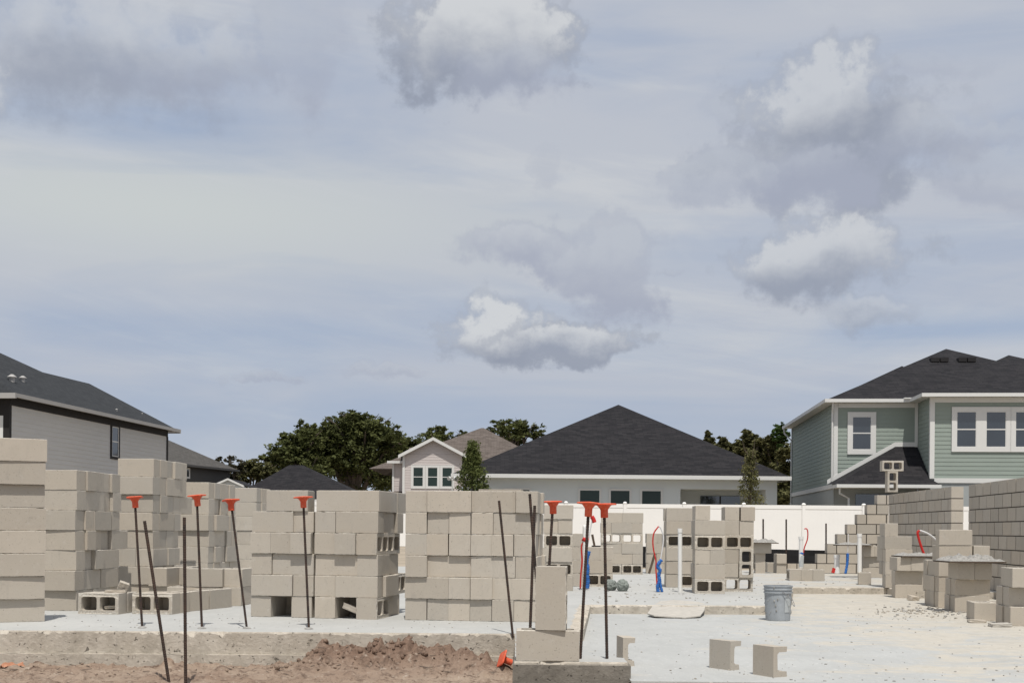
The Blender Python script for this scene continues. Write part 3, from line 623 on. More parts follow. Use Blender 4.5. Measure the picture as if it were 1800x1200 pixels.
c_piece(1341, 1187, 'C-shaped broken block end nearest the camera, chipped right arms', R(30), 0.105, 2)
c_piece(1089, 1180, 'C-shaped broken block end partly hidden behind the footing corner', R(8), 0.085, 3, D=8.35)
def chunk(name, P, s, label, cat, m, seed, rot=(0, 0, 0), group=None):
    rnd = random.Random(seed); mb = MB(); a, b, c = s; bm = bmesh.new(); bmesh.ops.create_cube(bm, size=1); bmesh.ops.subdivide_edges(bm, edges=bm.edges, cuts=3, use_grid_fill=True)
    for v in bm.verts:
        q = 1 + 0.12 * noise.noise(v.co * 3 + Vector((seed, 0, 0))); v.co = Vector((v.co.x * a * q, v.co.y * b * q, v.co.z * c * q))
    me = bpy.data.meshes.new(name); bm.to_mesh(me); bm.free(); me.materials.append(m)
    o = link(name, me); o.matrix_world = Matrix.Translation(P) @ Matrix.Rotation(rot[2], 4, 'Z') @ Matrix.Rotation(rot[1], 4, 'Y') @ Matrix.Rotation(rot[0], 4, 'X'); return tag(o, label, cat, group)
BG = 'broken pieces of block'
q = G(212, 1060); chunk('block_fragment', Vector((uv(217, 1024)[0] * 11.6, 11.6, 0.25)), (0.09, 0.06, 0.075), 'jagged block fragment lying on the first hollow block', 'block fragment', M['broken'], 1, (0.3, 0.35, 0.4), BG)
chunk('block_fragment', Vector((uv(204, 1032)[0] * 11.5, 11.5, 0.207)), (0.19, 0.07, 0.024), 'thin flat strip of block on top of the hollow block', 'block fragment', M['broken'], 2, (0, 0, 0.1), BG)
chunk('block_fragment', Vector((uv(193, 1068)[0] * 11.35, 11.42, 0.062)), (0.12, 0.10, 0.03), 'loose broken slip inside the right cell of the first hollow block', 'block fragment', M['broken'], 3, (0, -0.06, 0.05), BG)
chunk('block_fragment', f2 @ Vector((0.98, 0.045, 0.085)), (0.20, 0.07, 0.05), 'pale broken bar leaning in the hole below the rightmost front blocks', 'block fragment', M['broken'], 4, (0, R(21), -0.18), BG)
P = G(424, 1058); chunk('block_fragment', P + Vector((0, 0, 0.017)), (0.23, 0.15, 0.033), 'flat pale slip lying left of the stack behind the fourth capped rebar', 'block fragment', M['broken'], 5, (0, 0, 0.1), BG)
P = G(431, 1054); chunk('block_fragment', P + Vector((0.01, 0.12, 0.11)), (0.05, 0.12, 0.20), 'pale slip leaning upright left of the stack behind the fourth capped rebar', 'block fragment', M['broken'], 6, (0, R(14), 0.1), BG)
P = G(1713, 1093, -.1); chunk('block_fragment', P + Vector((0, -0.05, 0.016)), (0.17, 0.10, 0.03), 'tan broken slip in front of the low block at right', 'block fragment', M['broken'], 7, (0, 0.04, 0), BG)
P = G(1758, 1101, -.1); chunk('block_fragment', P + Vector((0, 0, 0.02)), (0.20, 0.10, 0.035), 'pale broken slip at the foot of the right edge pile', 'block fragment', M['leaning'], 8, (0, -0.03, 0.05), BG)
P = G(1450, 1038, -.1); chunk('block_fragment', P + Vector((0, 0, 0.02)), (0.26, 0.1, 0.035), 'flat slip against the far slab step, right of the bucket', 'block fragment', M['broken'], 9, (0, 0.02, 0.05), BG)
P = G(1605, 1055, -.1); chunk('block_fragment', P + Vector((0, 0, 0.03)), (0.13, 0.1, 0.07), 'small rounded lump at the foot of the large right pile', 'block fragment', M['broken'], 10, (0.2, 0.1, 0.5), BG)
chunk('block_fragment', G(1063, 1011) + Vector((0, 0, 0.02)), (0.16, 0.05, 0.03), 'dark short stick of block above the trash bags', 'block fragment', M['board'], 11, (0, 0.1, -0.3), BG)
# ------------------------------------------------------------------ laid block walls
def laid_wall(name, label, P, ang, courses, z0=0.0, thick=0.194):
    """courses: bottom to top list of (start, end) in metres along the wall"""
    mb = MB(); rnd = random.Random(len(label)); pitch = 0.4
    for ci, (a, b) in enumerate(courses):
        z = z0 + ci * 0.2; off = 0.0 if ci % 2 else 0.2; x = a
        cuts = [a]; s = math.floor(a / pitch) * pitch + off
        while s < b - 0.04:
            if s > a + 0.04: cuts.append(s)
            s += pitch
        cuts.append(b)
        for c0, c1 in zip(cuts[:-1], cuts[1:]):
            j = rnd.uniform(-0.002, 0.002)
            mb.box((c0 + 0.011, j, z + 0.008), (c1 - 0.011, thick + j, z + 0.192), 0)
        mb.box((a + 0.014, 0.007, z - 0.004), (b - 0.014, thick - 0.007, z + (0.19 if ci == len(courses) - 1 else 0.196)), 1)
    o = mb.build(name, [M['wallblock'], M['mortar']], mtx=frame(P, ang)); return tag(o, label, 'block wall')
# right side wall, near part and far part, running away from the camera; back corner lead with stepped ends
Pw1 = W(1702, 938, 19.1); Pw1.z = 0; Pa = W(1800, 939, 16.35); dirw = (Pw1 - Vector((Pa.x, Pa.y, 0))).normalized(); ang = math.atan2(-dirw.y, -dirw.x)
laid_wall('block_wall', 'mortared grey block wall at right edge, nearest and highest in view', Pw1, ang, [(0, 7.2)] * 8)
Pw2 = W(1672, 938, 19.8); Pw2.z = 0; Pw2b = W(1562, 937, 24.15); dv = Vector((Pw2b.x - Pw2.x, Pw2b.y - Pw2.y, 0)); a2 = math.atan2(dv.y, dv.x)
laid_wall('block_wall', 'mortared grey block side wall running back to the stepped corner', Pw2 + Vector((0.2, 0.0, 0)), a2, [(0, dv.length)] * 8)
D3 = 24.5; s3x = lambda px: uv(px, 937)[0] * D3
left = [1384, 1440, 1456, 1473, 1490, 1507, 1525, 1543]; xr = s3x(1563); x0 = s3x(1384)
laid_wall('stepped_wall', 'front-facing block wall stepping up like stairs to the corner', Vector((x0, D3, 0)), 0.0, [(round((s3x(l) - x0) / 0.2) * 0.2, xr - x0) for l in left])
# two open blocks on the side wall, in a T
Pt = W(1560, 867, 22.9); fT = frame(Vector((Pt.x, 22.9, 1.60)), -0.05)
put_block(fT, 0, 0, 0.0, 'V', 'upright open block standing on the side wall, foot of the T', jit=False)
put_block(fT, -0.10, 0, BL + 0.002, 'O', 'open block balanced crosswise on the upright one, above the wall', jit=False)
# mortar boards
def heap(name, P, sx, sy, h, label, seed, group='mortar heaps on the stands'):
    root = empty(name, label, 'mortar', group, Matrix.Translation(P)); mb = MB()
    mb.box((-sx / 2, -sy / 2, 0.0), (sx / 2, sy / 2, 0.016)); mb.build('board', M['board'], root)
    mb = MB(); k = 26; m2 = 16
    for j in range(m2 + 1):
        for i in range(k + 1):
            u, v = i / k * 2 - 1, j / m2 * 2 - 1; r = max(abs(u), abs(v)); e = max(0, 1 - r ** 3)
            z = 0.018 + e * (h * 0.55 + h * 0.9 * noise.fractal(Vector((u * 2.4 + seed, v * 2.4, 1)), 1, 2, 3)); z = max(z, 0.0175 if r < 1 else 0.016)
            mb.v.append((u * sx * 0.5, v * sy * 0.5, z))
    for j in range(m2):
        for i in range(k): a = j * (k + 1) + i; mb.f.append((a, a + 1, a + k + 2, a + k + 1)); mb.m.append(0); mb.uv.append(None)
    mb.build('mortar', M['wetmortar'], root); return root
heap('mortar_board', Vector((uv(1341, 952)[0] * 24.3, 24.35, 0.597)), 0.56, 0.45, 0.09, 'far mortar heap on a small post of blocks, thin rebar behind', 1)
heap('mortar_board', Vector((uv(1502, 960)[0] * 22.4, 22.5, 0.585)), 0.62, 0.45, 0.055, 'mortar heap on the stand before the stepped wall', 2)
heap('mortar_board', Vector((uv(1620, 978)[0] * 17.3, 17.45, 0.485)), 0.62, 0.5, 0.05, 'mortar heap below the red tube', 3)
heap('mortar_board', Vector((uv(1712, 988)[0] * 14.2, 14.35, 0.486)), 0.66, 0.55, 0.085, 'large grey mortar heap on a dark board, nearest the right wall', 4)
# ------------------------------------------------------------------ rebar
def cap_mesh(w):
    mb = MB(); seg = 16
    prof = [(0.0225, -0.085), (0.0245, -0.08), (0.0245, -0.035), (0.030, -0.025), (0.042, -0.010), (0.050, -0.004)]
    mb.loft([[(r * math.cos(2 * math.pi * i / seg), r * math.sin(2 * math.pi * i / seg), z) for i in range(seg)] for r, z in prof])
    hw = w / 2; rr = rrect(-hw, -hw, hw, hw, 0.022, 4)
    mb.loft([[(x, y, z) for x, y in [(a * s, b * s) for a, b in rr]] for s, z in ((0.97, -0.0045), (1.0, -0.002), (1.0, 0.002), (0.93, 0.006), (0.5, 0.008))])
    me = mb.mesh('safety_cap', [M['orange']]); return me
CAP = cap_mesh(0.125)
def rebar(px0, py0, px1, py1, label, cap=True, z0=0.0, D=None, r=0.0095, lean=0.0, group='rebar rods standing in the slab', tilt=(0, 0)):
    B = G(px0, py0, z0) if D is None else W(px0, py0, D)
    Tp = W(px1, py1, B.y + lean); d = Tp - B; L = d.length
    root = empty('rebar', label, 'rebar', group, Matrix.Translation(B) @ d.to_track_quat('Z', 'Y').to_matrix().to_4x4())
    mb = MB(); rings = []; z = -0.03; k = 0
    while z < L:
        rr = r * (1.12 if k % 2 else 0.93); rings.append([(rr * math.cos(2 * math.pi * i / 8 + k * 0.0), rr * math.sin(2 * math.pi * i / 8), z) for i in range(8)]); z += 0.0085; k += 1
    mb.loft(rings); mb.build('bar', M['rebar'], root)
    if cap:
        o = link('safety_cap', CAP, root); o.matrix_local = Matrix.Translation((0, 0, L + 0.01)) @ Matrix.Rotation(tilt[0], 4, 'X') @ Matrix.Rotation(tilt[1], 4, 'Y') @ Matrix.Rotation(0.3 + px0, 4, 'Z')
    return root
def foot(px, py):
    P = G(px, py); mb = MB(); seg = 12
    mb.loft([[(P.x + r * math.cos(2 * math.pi * i / seg) * (1 + 0.2 * math.sin(3 * i + px)), P.y + r * math.sin(2 * math.pi * i / seg), z) for i in range(seg)] for r, z in ((0.035, 0.002), (0.026, 0.010), (0.014, 0.016))])
    return mb.build('grout_collar', M['wetmortar'])
caps = [(250, 1103, 237, 876, 'leftmost of the orange-capped rebars on the slab'), (355, 1104, 346, 873, 'second orange-capped rebar from left, wide cap'), (434, 1104, 406, 881, 'orange-capped rebar leaning left, third from left'), (543, 1105, 533, 876, 'orange-capped rebar before the middle stack, fourth from left')]
for i, (a, b, c, d, l) in enumerate(caps):
    r_ = rebar(a, b, c, d, l, lean=0.03, tilt=((0.02, 0.03, -0.05, 0.0)[i], (0.0, 0.05, -0.06, 0.0)[i]))
    o = foot(a, b); o.parent = r_; o.matrix_parent_inverse = r_.matrix_world.inverted()
rebar(1020, 1157, 1035, 887, 'orange-capped rebar leaning right at the footing corner', tilt=(0, 0.05))
rebar(1067, 1157, 1062, 889, 'rightmost orange-capped rebar on the footing corner', tilt=(0, 0.0))
rebar(957, 1138, 972, 884, 'orange-capped rebar rising behind the upright block', lean=0.05, tilt=(-0.1, 0))
rebar(952, 1140, 931, 866, 'bare rebar crossing another one behind the upright block', cap=False)
rebar(931, 1130, 940, 887, 'bare rebar standing in the cell of the long front block', cap=False, r=0.0105, D=None)
rebar(901, 1113, 877, 878, 'bare rebar leaning left at the slab corner', cap=False)
rebar(300, 1218, 254, 915, 'bare rebar leaning left in the foreground dirt', cap=False, D=8.6, r=0.0112)
rebar(326.5, 1218, 324, 907, 'bare upright rebar in the foreground dirt', cap=False, D=8.4, r=0.0112)
for px, y0, y1, l in ((1341.5, 1005, 911, 'thin far rebar behind the mortar heap'), (1382, 1004, 912, 'thin far rebar left of the taped pipe'), (1452, 1002, 919, 'thin far rebar by the stepped wall')):
    rebar(px, y0, px, y1, l, cap=False, D=25.3, r=0.017, group='thin far rebar rods')
# fallen cap
P = Vector((uv(882, 1178)[0] * 9.15, 9.15, 0)); P.z = mound(P.x, P.y) + 0.036
o = link('fallen_cap', CAP); o.matrix_world = Matrix.Translation(P) @ Matrix.Rotation(R(-66), 4, 'Y') @ Matrix.Rotation(R(14), 4, 'X') @ Matrix.Rotation(0.5, 4, 'Z'); tag(o, 'orange plastic rebar cap fallen on its side in the dirt', 'rebar cap')
# ------------------------------------------------------------------ pipes and tubes
def pipe(name, px, y0, y1, w, label, z=0.0, D=None, m='pvc', cap=True, group=None):
    B = G(px, y0, z) if D is None else W(px, y0, D); T_ = W(px, y1, B.y); r = w / 2; root = empty(name, label, 'pipe', group, Matrix.Translation(B)); L = T_.z - B.z; dx_ = T_.x - B.x
    mb = MB(); mb.tube([(0, 0, -0.01), (dx_, 0, L)], r, 14); mb.build('tube', M[m], root, smooth=False)
    if cap: mb = MB(); mb.tube([(dx_, 0, L - 0.05), (dx_, 0, L + 0.006)], r * 1.16, 14); mb.build('cap', M[m], root)
    return root, B, L
def curve(pts, k=8):
    out = []; P = [Vector(p) for p in pts]; P = [P[0] * 2 - P[1]] + P + [P[-1] * 2 - P[-2]]
    for i in range(1, len(P) - 2):
        for j in range(k):
            t = j / k; a, b, c, d = P[i - 1], P[i], P[i + 1], P[i + 2]
            out.append(0.5 * ((2 * b) + (c - a) * t + (2 * a - 5 * b + 4 * c - d) * t * t + (3 * b - a - 3 * c + d) * t ** 3))
    return out + [P[-2]]
PG = 'plumbing pipes rising from the slab'
pipe('drain_pipe', 1195.5, 1040, 929, 0.058, 'tall white pipe before the stack, centre right', group=PG)
# looped supply lines in blue wrap
def tubes(name, D, label, parts):
    root = empty(name, label, 'supply pipes', 'coloured supply lines', Matrix.Translation((0, 0, 0)))
    c = W(parts[0][2][0][0], parts[0][2][0][1], D); root.matrix_world = Matrix.Translation((c.x, c.y, 0))
    for nm, m, pts, rad in parts:
        mb = MB(); pp = curve([W(p[0], p[1], D + (p[2] if len(p) > 2 else 0)) for p in pts]); rr = rad if not isinstance(rad, tuple) else [rad[0] + (rad[1] - rad[0]) * abs(math.sin(i * 1.3)) for i in range(len(pp))]
        mb.tube([p - Vector((c.x, c.y, 0)) for p in pp], rr, 8); mb.build(nm, M[m], root, smooth=True)
    return root
D = G(1159, 1040).y
tubes('supply_lines', D, 'red and white tubes looping up from a blue wrap', [
 ('red_line', 'red', [(1155, 1030), (1153, 1000), (1153, 985), (1148, 960), (1149, 938), (1158, 924)], 0.0095),
 ('white_line', 'whitetube', [(1162, 1000), (1161, 985), (1165, 960), (1166, 942), (1161, 927), (1157, 924)], 0.0095),
 ('blue_wrap', 'blue', [(1157, 1040), (1156, 1030), (1159, 1020), (1158, 1010), (1160, 1002), (1156, 994), (1163, 983)], (0.014, 0.030)),
 ('blue_tail', 'blue', [(1164, 1040), (1161, 1028), (1160, 1018)], (0.012, 0.022))])
D = G(1029, 1036).y
tubes('supply_lines', D, 'red, white and blue tubes behind the leaning capped rebar', [
 ('red_line', 'red', [(1020, 1034), (1021, 1010), (1023, 985), (1022, 960), (1027, 950)], 0.011),
 ('white_line', 'pvc', [(1026, 1036), (1027, 1000), (1027, 960), (1027, 922)], 0.022),
 ('blue_wrap', 'blue', [(1032, 1034), (1033, 1022), (1032, 1010), (1033, 998), (1031, 985), (1035, 968)], (0.018, 0.036)),
 ('red_clamp', 'red', [(1024, 946), (1030, 949), (1034, 950)], 0.035),
 ('thin_line', 'whitetube', [(1033, 960), (1037, 935), (1040, 918), (1042, 913)], 0.008),
 ('red_fitting', 'red', [(1040, 907), (1043, 912), (1045, 918)], 0.030)])
pr, PB_, L_ = pipe('taped_pipe', 1408, 997, 943, 0.085, 'white pipe with blue tape behind the three blocks', D=24.0, group=PG)
for z0_, z1_ in ((0.02, 0.24), (0.27, 0.30)):
    mb = MB(); mb.tube([(0, 0, z0_), (0.01, 0, z1_)], 0.048, 12); mb.build('blue_tape', M['blue'] if z1_ > .25 else M['label'], pr)
tubes('supply_lines', 24.2, 'thin dark red hose curling beside the taped pipe', [('red_line', 'red', [(1411, 978), (1414, 962), (1419, 948), (1420, 936), (1418, 929), (1414, 929)], 0.012)])
pipe('drain_pipe', 1511, 1004, 938, 0.075, 'white pipe with violet top left of the pile', D=21.5, group=PG)
pipe('drain_pipe', 1471, 1006, 975, 0.10, 'short wide white pipe stub, red plug at its foot', D=22.5, group=PG)
chunk('red_plug', W(1465, 1002, 22.3), (0.05, 0.05, 0.09), 'red plug leaning on the short wide pipe', 'pipe plug', M['red'], 4, (0, 0.3, 0))
tubes('supply_lines', 22.3, 'blue wrapped line between the two right pipes', [('blue_wrap', 'blue', [(1486, 1008), (1489, 992), (1490, 980), (1490, 972)], (0.016, 0.028)), ('white_line', 'whitetube', [(1490, 972), (1491, 950), (1491, 938)], 0.008)])
tubes('supply_lines', 17.6, 'bright red tube with a white end rising above the stand', [
 ('red_line', 'red', [(1626, 978), (1621, 965), (1616, 950), (1613, 936), (1616, 932)], 0.018), ('white_line', 'whitetube', [(1617, 932), (1628, 936), (1638, 942), (1648, 951)], 0.014)])
chunk('dark_stick', W(1146, 990, 20.5), (0.035, 0.05, 0.34), 'dark stick leaning by the short far stack', 'stick', M['board'], 3, (0, R(16), 0))
chunk('blade_tool', Vector((uv(1043, 948)[0] * 18, 18.0, 0.68)), (0.03, 0.06, 0.17), 'small dark tool standing on the low stack', 'tool', M['board'], 5, (0, R(-12), 0))
# ------------------------------------------------------------------ bucket
def bucket():
    B = G(1372, 1091, -0.10); root = empty('bucket', 'grey-blue plastic bucket spattered with mortar, on the lower floor', 'bucket', None, frame(B + Vector((0, 0.13, 0)), 0.4))
    seg = 36; prof = [(0.0, 0.0), (0.121, 0.0), (0.127, 0.006), (0.141, 0.285), (0.150, 0.288), (0.150, 0.300), (0.142, 0.302), (0.143, 0.318), (0.151, 0.320), (0.151, 0.332), (0.144, 0.334), (0.1455, 0.352), (0.151, 0.354), (0.151, 0.366), (0.139, 0.366), (0.120, 0.03), (0.0, 0.03)]
    mb = MB(); mb.loft([[(r * math.cos(2 * math.pi * i / seg), r * math.sin(2 * math.pi * i / seg), z) for i in range(seg)] for r, z in prof if r > 0], cap0=True, cap1=True); mb.build('pail', M['bucketm'], root)
    rnd = random.Random(9); mb = MB()
    for i in range(70):
        a = rnd.uniform(0, 6.28); z = rnd.uniform(0.05, 0.28) if rnd.random() < .6 else rnd.uniform(0.2, 0.36); r = 0.128 + z * 0.049 + (0.005 if z > .285 else 0); rock(mb, (r * math.cos(a), r * math.sin(a), z), rnd.choice((0.003, 0.005, 0.009)), rnd, 0, 1.6)
    o = mb.build('mortar_splashes', M['wetmortar'], root)
    mb = MB(); a0, a1 = R(-95), R(-62)
    for i in range(6):
        p0, p1 = a0 + (a1 - a0) * i / 6, a0 + (a1 - a0) * (i + 1) / 6; r0, r1 = 0.1345, 0.1415
        mb.quad([(r0 * math.cos(p0), r0 * math.sin(p0), 0.09), (r0 * math.cos(p1), r0 * math.sin(p1), 0.09), (r1 * math.cos(p1), r1 * math.sin(p1), 0.235), (r1 * math.cos(p0), r1 * math.sin(p0), 0.235)])
    mb.build('sticker', M['label'], root)
    mb = MB(); mb.tube(curve([(-0.05, -0.148, 0.31), (0.02, -0.172, 0.24), (0.08, -0.165, 0.16), (0.125, -0.115, 0.17), (0.150, -0.02, 0.25), (0.152, 0.02, 0.31)]), 0.0032, 6); mb.build('handle', M['wire'], root)
bucket()
# ------------------------------------------------------------------ bag, sheet, litter
def lump(name, P, s, label, cat, m, seed, amp=0.35, rz=0, group=None, freq=2.2):
    mb = MB(); 
    for v in ICO4[0]:
        u = Vector(v); q = 1 + amp * noise.fractal(u * freq + Vector((seed * 3.1, 0, 0)), 1, 2, 5); z = u.z * s[2] * q
        mb.v.append((u.x * s[0] * q, u.y * s[1] * q, max(z, -s[2] * 0.75)))
    for f in ICO4[1]: mb.f.append(f); mb.m.append(0); mb.uv.append(None)
    o = mb.build(name, m, mtx=frame(P, rz)); return tag(o, label, cat, group)
P = G(1074, 1038); lump('trash_bag', P + Vector((0, 0.1, 0.07)), (0.088, 0.085, 0.085), 'left of two dusty grey-green bags on the slab', 'bag', M['bagm'], 1, 0.16, group='dusty bags', freq=3.0)
P = G(1094, 1039); lump('trash_bag', P + Vector((0.01, 0.1, 0.07)), (0.085, 0.08, 0.09), 'right of two dusty grey-green bags on the slab', 'bag', M['bagm'], 2, 0.16, group='dusty bags', freq=3.0)
def sheet():   # stiff cement-caked sheet leaning against the step
    mb = MB(); out = [(1138, 1077), (1148, 1063), (1160, 1056), (1185, 1053.5), (1205, 1055), (1228, 1057), (1241, 1061), (1238, 1072), (1231, 1081), (1205, 1084.5), (1180, 1083), (1150, 1081)]
    c = G(1190, 1078, -.09); rows = []
    def pt(px, py):
        t = (1084.5 - py) / 31; D = 12.55 + 1.15 * t; p = W(px, py, D); z = -0.085 + 0.115 * t + 0.004 * noise.noise(Vector((px * .06, py * .1, 0))); 
        D2 = (z - HC) / ((p.z - HC) / D); return Vector((p.x * D2 / D, D2, z))
    cen = pt(1190, 1070); k = len(out); N = 5; rings = []
    dense = []
    for i in range(k):
        a, b = out[i], out[(i + 1) % k]
        for j in range(4): dense.append((a[0] + (b[0] - a[0]) * j / 4 + random.uniform(-.2, .2), a[1] + (b[1] - a[1]) * j / 4))
    for r in range(N, 0, -1): rings.append([pt(1190 + (x - 1190) * r / N, 1070 + (y - 1070) * r / N) for x, y in dense])
    top = rings; bot = [p - Vector((0, 0, 0.012)) for p in rings[0]]
    mb.loft([bot] + top, cap0=True, cap1=True); o = mb.build('stiff_sheet', M['leaning']); tag(o, 'rounded tan cement-caked sheet lying over the slab step', 'sheet')
sheet()
def scrap(px, D, w, h, label, m, seed, name='scrap', cat='litter', dz=0.03):
    x = uv(px, 1100)[0] * D; P = Vector((x, D, mound(x, D) + dz)); mb = MB(); k = 10
    for j in range(k + 1):
        for i in range(k + 1):
            u, v = i / k - .5, j / k - .5; mb.v.append((u * w, v * w * 0.6, h * (noise.fractal(Vector((u * 4 + seed, v * 4, 0)), 1, 2, 3) + 0.4 * (1 - abs(u) - abs(v)))))
    for j in range(k):
        for i in range(k): a = j * (k + 1) + i; mb.f.append((a, a + 1, a + k + 2, a + k + 1)); mb.m.append(0); mb.uv.append(None)
    o = mb.build(name, m, mtx=frame(P, seed)); tag(o, label, cat, 'litter in the dirt')
scrap(515, 9.75, 0.22, 0.09, 'crumpled clear plastic film left of the spoil heap', M['film'], 1, 'plastic_film')
scrap(548, 9.78, 0.09, 0.10, 'small white plastic scrap beside the spoil heap', M['pvc'], 2, 'plastic_scrap')
scrap(635, 9.85, 0.14, 0.05, 'clear plastic scrap on top of the spoil heap', M['film'], 3, 'plastic_film')
M['clay'] = plain('orange_clay', (0.42, 0.21, 0.13), 1.0, 0.3, 20)
lump('clay_lump', Vector((uv(762, 1145)[0] * 9.85, 9.85, -0.19)), (0.075, 0.05, 0.07), 'orange clay lump against the slab edge', 'clay lump', M['clay'], 5, 0.5)
scrap(50, 9.6, 0.16, 0.03, 'orange torn scrap near the slab, at left', M['clay'], 6, 'torn_scrap', dz=0.01)
scrap(22, 9.35, 0.16, 0.03, 'orange torn scrap in the bottom left corner', M['clay'], 7, 'torn_scrap', dz=0.01)
mb = MB(); x = uv(8, 1160)[0] * 9.6; mb.tube(curve([(x - .1, 9.55, mound(x, 9.55) + .03), (x, 9.6, mound(x, 9.6) + .075), (x + .05, 9.6, mound(x, 9.6) + .04), (x + .12, 9.58, mound(x, 9.58) + .005)]), 0.008, 6); tag(mb.build('bent_wire', M['wire']), 'bent grey wire sticking out of the dirt, bottom left', 'wire')
mb = MB(); rr = random.Random(8)
for i in range(330):
    x = rr.uniform(uv(385, 1165)[0] * 9.8, uv(500, 1165)[0] * 9.8); y = rr.uniform(9.7, 9.98); rock(mb, (x, y, mound(x, y) + .012), rr.uniform(.008, .024), rr)
tag(mb.build('mortar_spill', M['label']), 'pale mortar crumbs spilled along the foot of the slab edge', 'rubble', kind='stuff')
rr = random.Random(21); mb = MB()
for i in range(120):
    x = rr.uniform(-4.6, -0.1); y = rr.uniform(9.0, 9.9); a = rr.uniform(0, 3.14); L = rr.uniform(0.02, 0.09); z = mound(x, y) + 0.006
    mb.tube([(x, y, z), (x + math.cos(a) * L, y + math.sin(a) * L * .5, z + rr.uniform(0, .012))], rr.uniform(.0015, .004), 4)
tag(mb.build('dry_twigs', M['bark']), 'dry twigs and root bits lying in the dirt', 'twigs', kind='stuff')
# ------------------------------------------------------------------ fences
def vinyl_fence():
    A = W(1098.5, 900, 50.2); t = 0.05; d = Vector((1, -t, 0)).normalized(); sp = 2.44; root = empty('vinyl_fence', 'long white vinyl privacy fence behind the building site', 'fence', None, frame(Vector((A.x, A.y, 0)), math.atan2(d.y, d.x)))
    zb, zt = 0.10, 0.82 + (933 - 885.3) / F * 50.2; n0, n1 = -9, 8
    pm = MB(); pm.box((-0.065, -0.065, zb - .1), (0.065, 0.065, zt + 0.02)); pm.box((-0.078, -0.078, zt + 0.02), (0.078, 0.078, zt + 0.045))
    pm.loft([[(s * x, s * y, z) for x, y in ((-1, -1), (1, -1), (1, 1), (-1, 1))] for s, z in ((0.07, zt + 0.045), (0.055, zt + 0.075), (0.02, zt + 0.09))]); pme = pm.mesh('post', [M['vinyl']])
    qm = MB(); k = 14; w = sp - 0.13
    for i in range(k):
        x0 = 0.065 + w * i / k; qm.box((x0 + 0.003, -0.011, zb), (x0 + w / k - 0.003, 0.011, zt - 0.14))
    qm.box((0.065, -0.006, zb), (0.065 + w, 0.006, zt - 0.14)); qme = qm.mesh('panel', [M['vinyl']])
    rm = MB(); rm.box((0.065, -0.025, zt - 0.16), (0.065 + w, 0.025, zt)); rme = rm.mesh('rail', [M['vinyl']])
    for i in range(n0, n1 + 1):
        for nm, me in (('post', pme), ('panel', qme), ('rail', rme)):
            o = link(nm, me, root); o.location = (i * sp, 0, 0)
vinyl_fence()
root = empty('silt_fence', 'low black fabric fence below the white fence', 'silt fence', None, Matrix.Translation((0, 0, 0)))
mb = MB(); k = 90; PT = [W(1040 + 560 * i / k, 958 + 12 * (i / k), 33) for i in range(k + 1)]
for a, b in zip(PT[:-1], PT[1:]):
    for z0, z1, y0, y1 in ((0, 0.25, 0.0, 0.5), (0.25, 0.5, 0.5, 0.0), (0.5, 1, 0.0, 0.2)):
        def q(p, s, yy): return (p.x, p.y + 0.10 * noise.noise(Vector((p.x * 2, s * 3, 0))) * yy + 0.05 * math.sin(p.x * 2.5) * yy, -0.3 + (p.z + 0.3) * (1 - s))
        mb.quad([q(a, z0, y0), q(b, z0, y0), q(b, z1, y1), q(a, z1, y1)])
o = mb.build('fabric', M['blackfab'], root)
for i in (4, 26, 50, 74): mb = MB(); p = PT[i]; mb.box((p.x - .02, p.y + .03, -.3), (p.x + .02, p.y + .07, p.z + .05)); mb.build('stake', M['bark'], root)
# ------------------------------------------------------------------ houses
def lap(mb, a, b, z0, z1, mi=0, exp=0.18, out=0.014, tri=None):
    """lapped boards on a wall from a to b (2D local), outward normal to the right of a->b"""
    a, b = Vector((*a, 0)), Vector((*b, 0)); d = (b - a).normalized(); nn = Vector((d.y, -d.x, 0)); z = z0
    while z < z1 - 1e-4:
        zt = min(z + exp, z1); o0 = nn * out; mb.quad([a + o0 + Vector((0, 0, z)), b + o0 + Vector((0, 0, z)), b + Vector((0, 0, zt)), a + Vector((0, 0, zt))], mi)
        mb.quad([a + Vector((0, 0, z)), b + Vector((0, 0, z)), b + o0 + Vector((0, 0, z)), a + o0 + Vector((0, 0, z))], mi); z = zt
def roofpoly(mb, pts, mi=0, thick=0.0):
    P = [Vector(p) for p in pts]; nrm = (P[1] - P[0]).cross(P[2] - P[0]).normalized()
    u = Vector((0, 0, 1)).cross(nrm); u = u.normalized() if u.length > 1e-4 else Vector((1, 0, 0)); v = nrm.cross(u)
    mb.quad(P, mi, [(p.dot(u), p.dot(v)) for p in P])
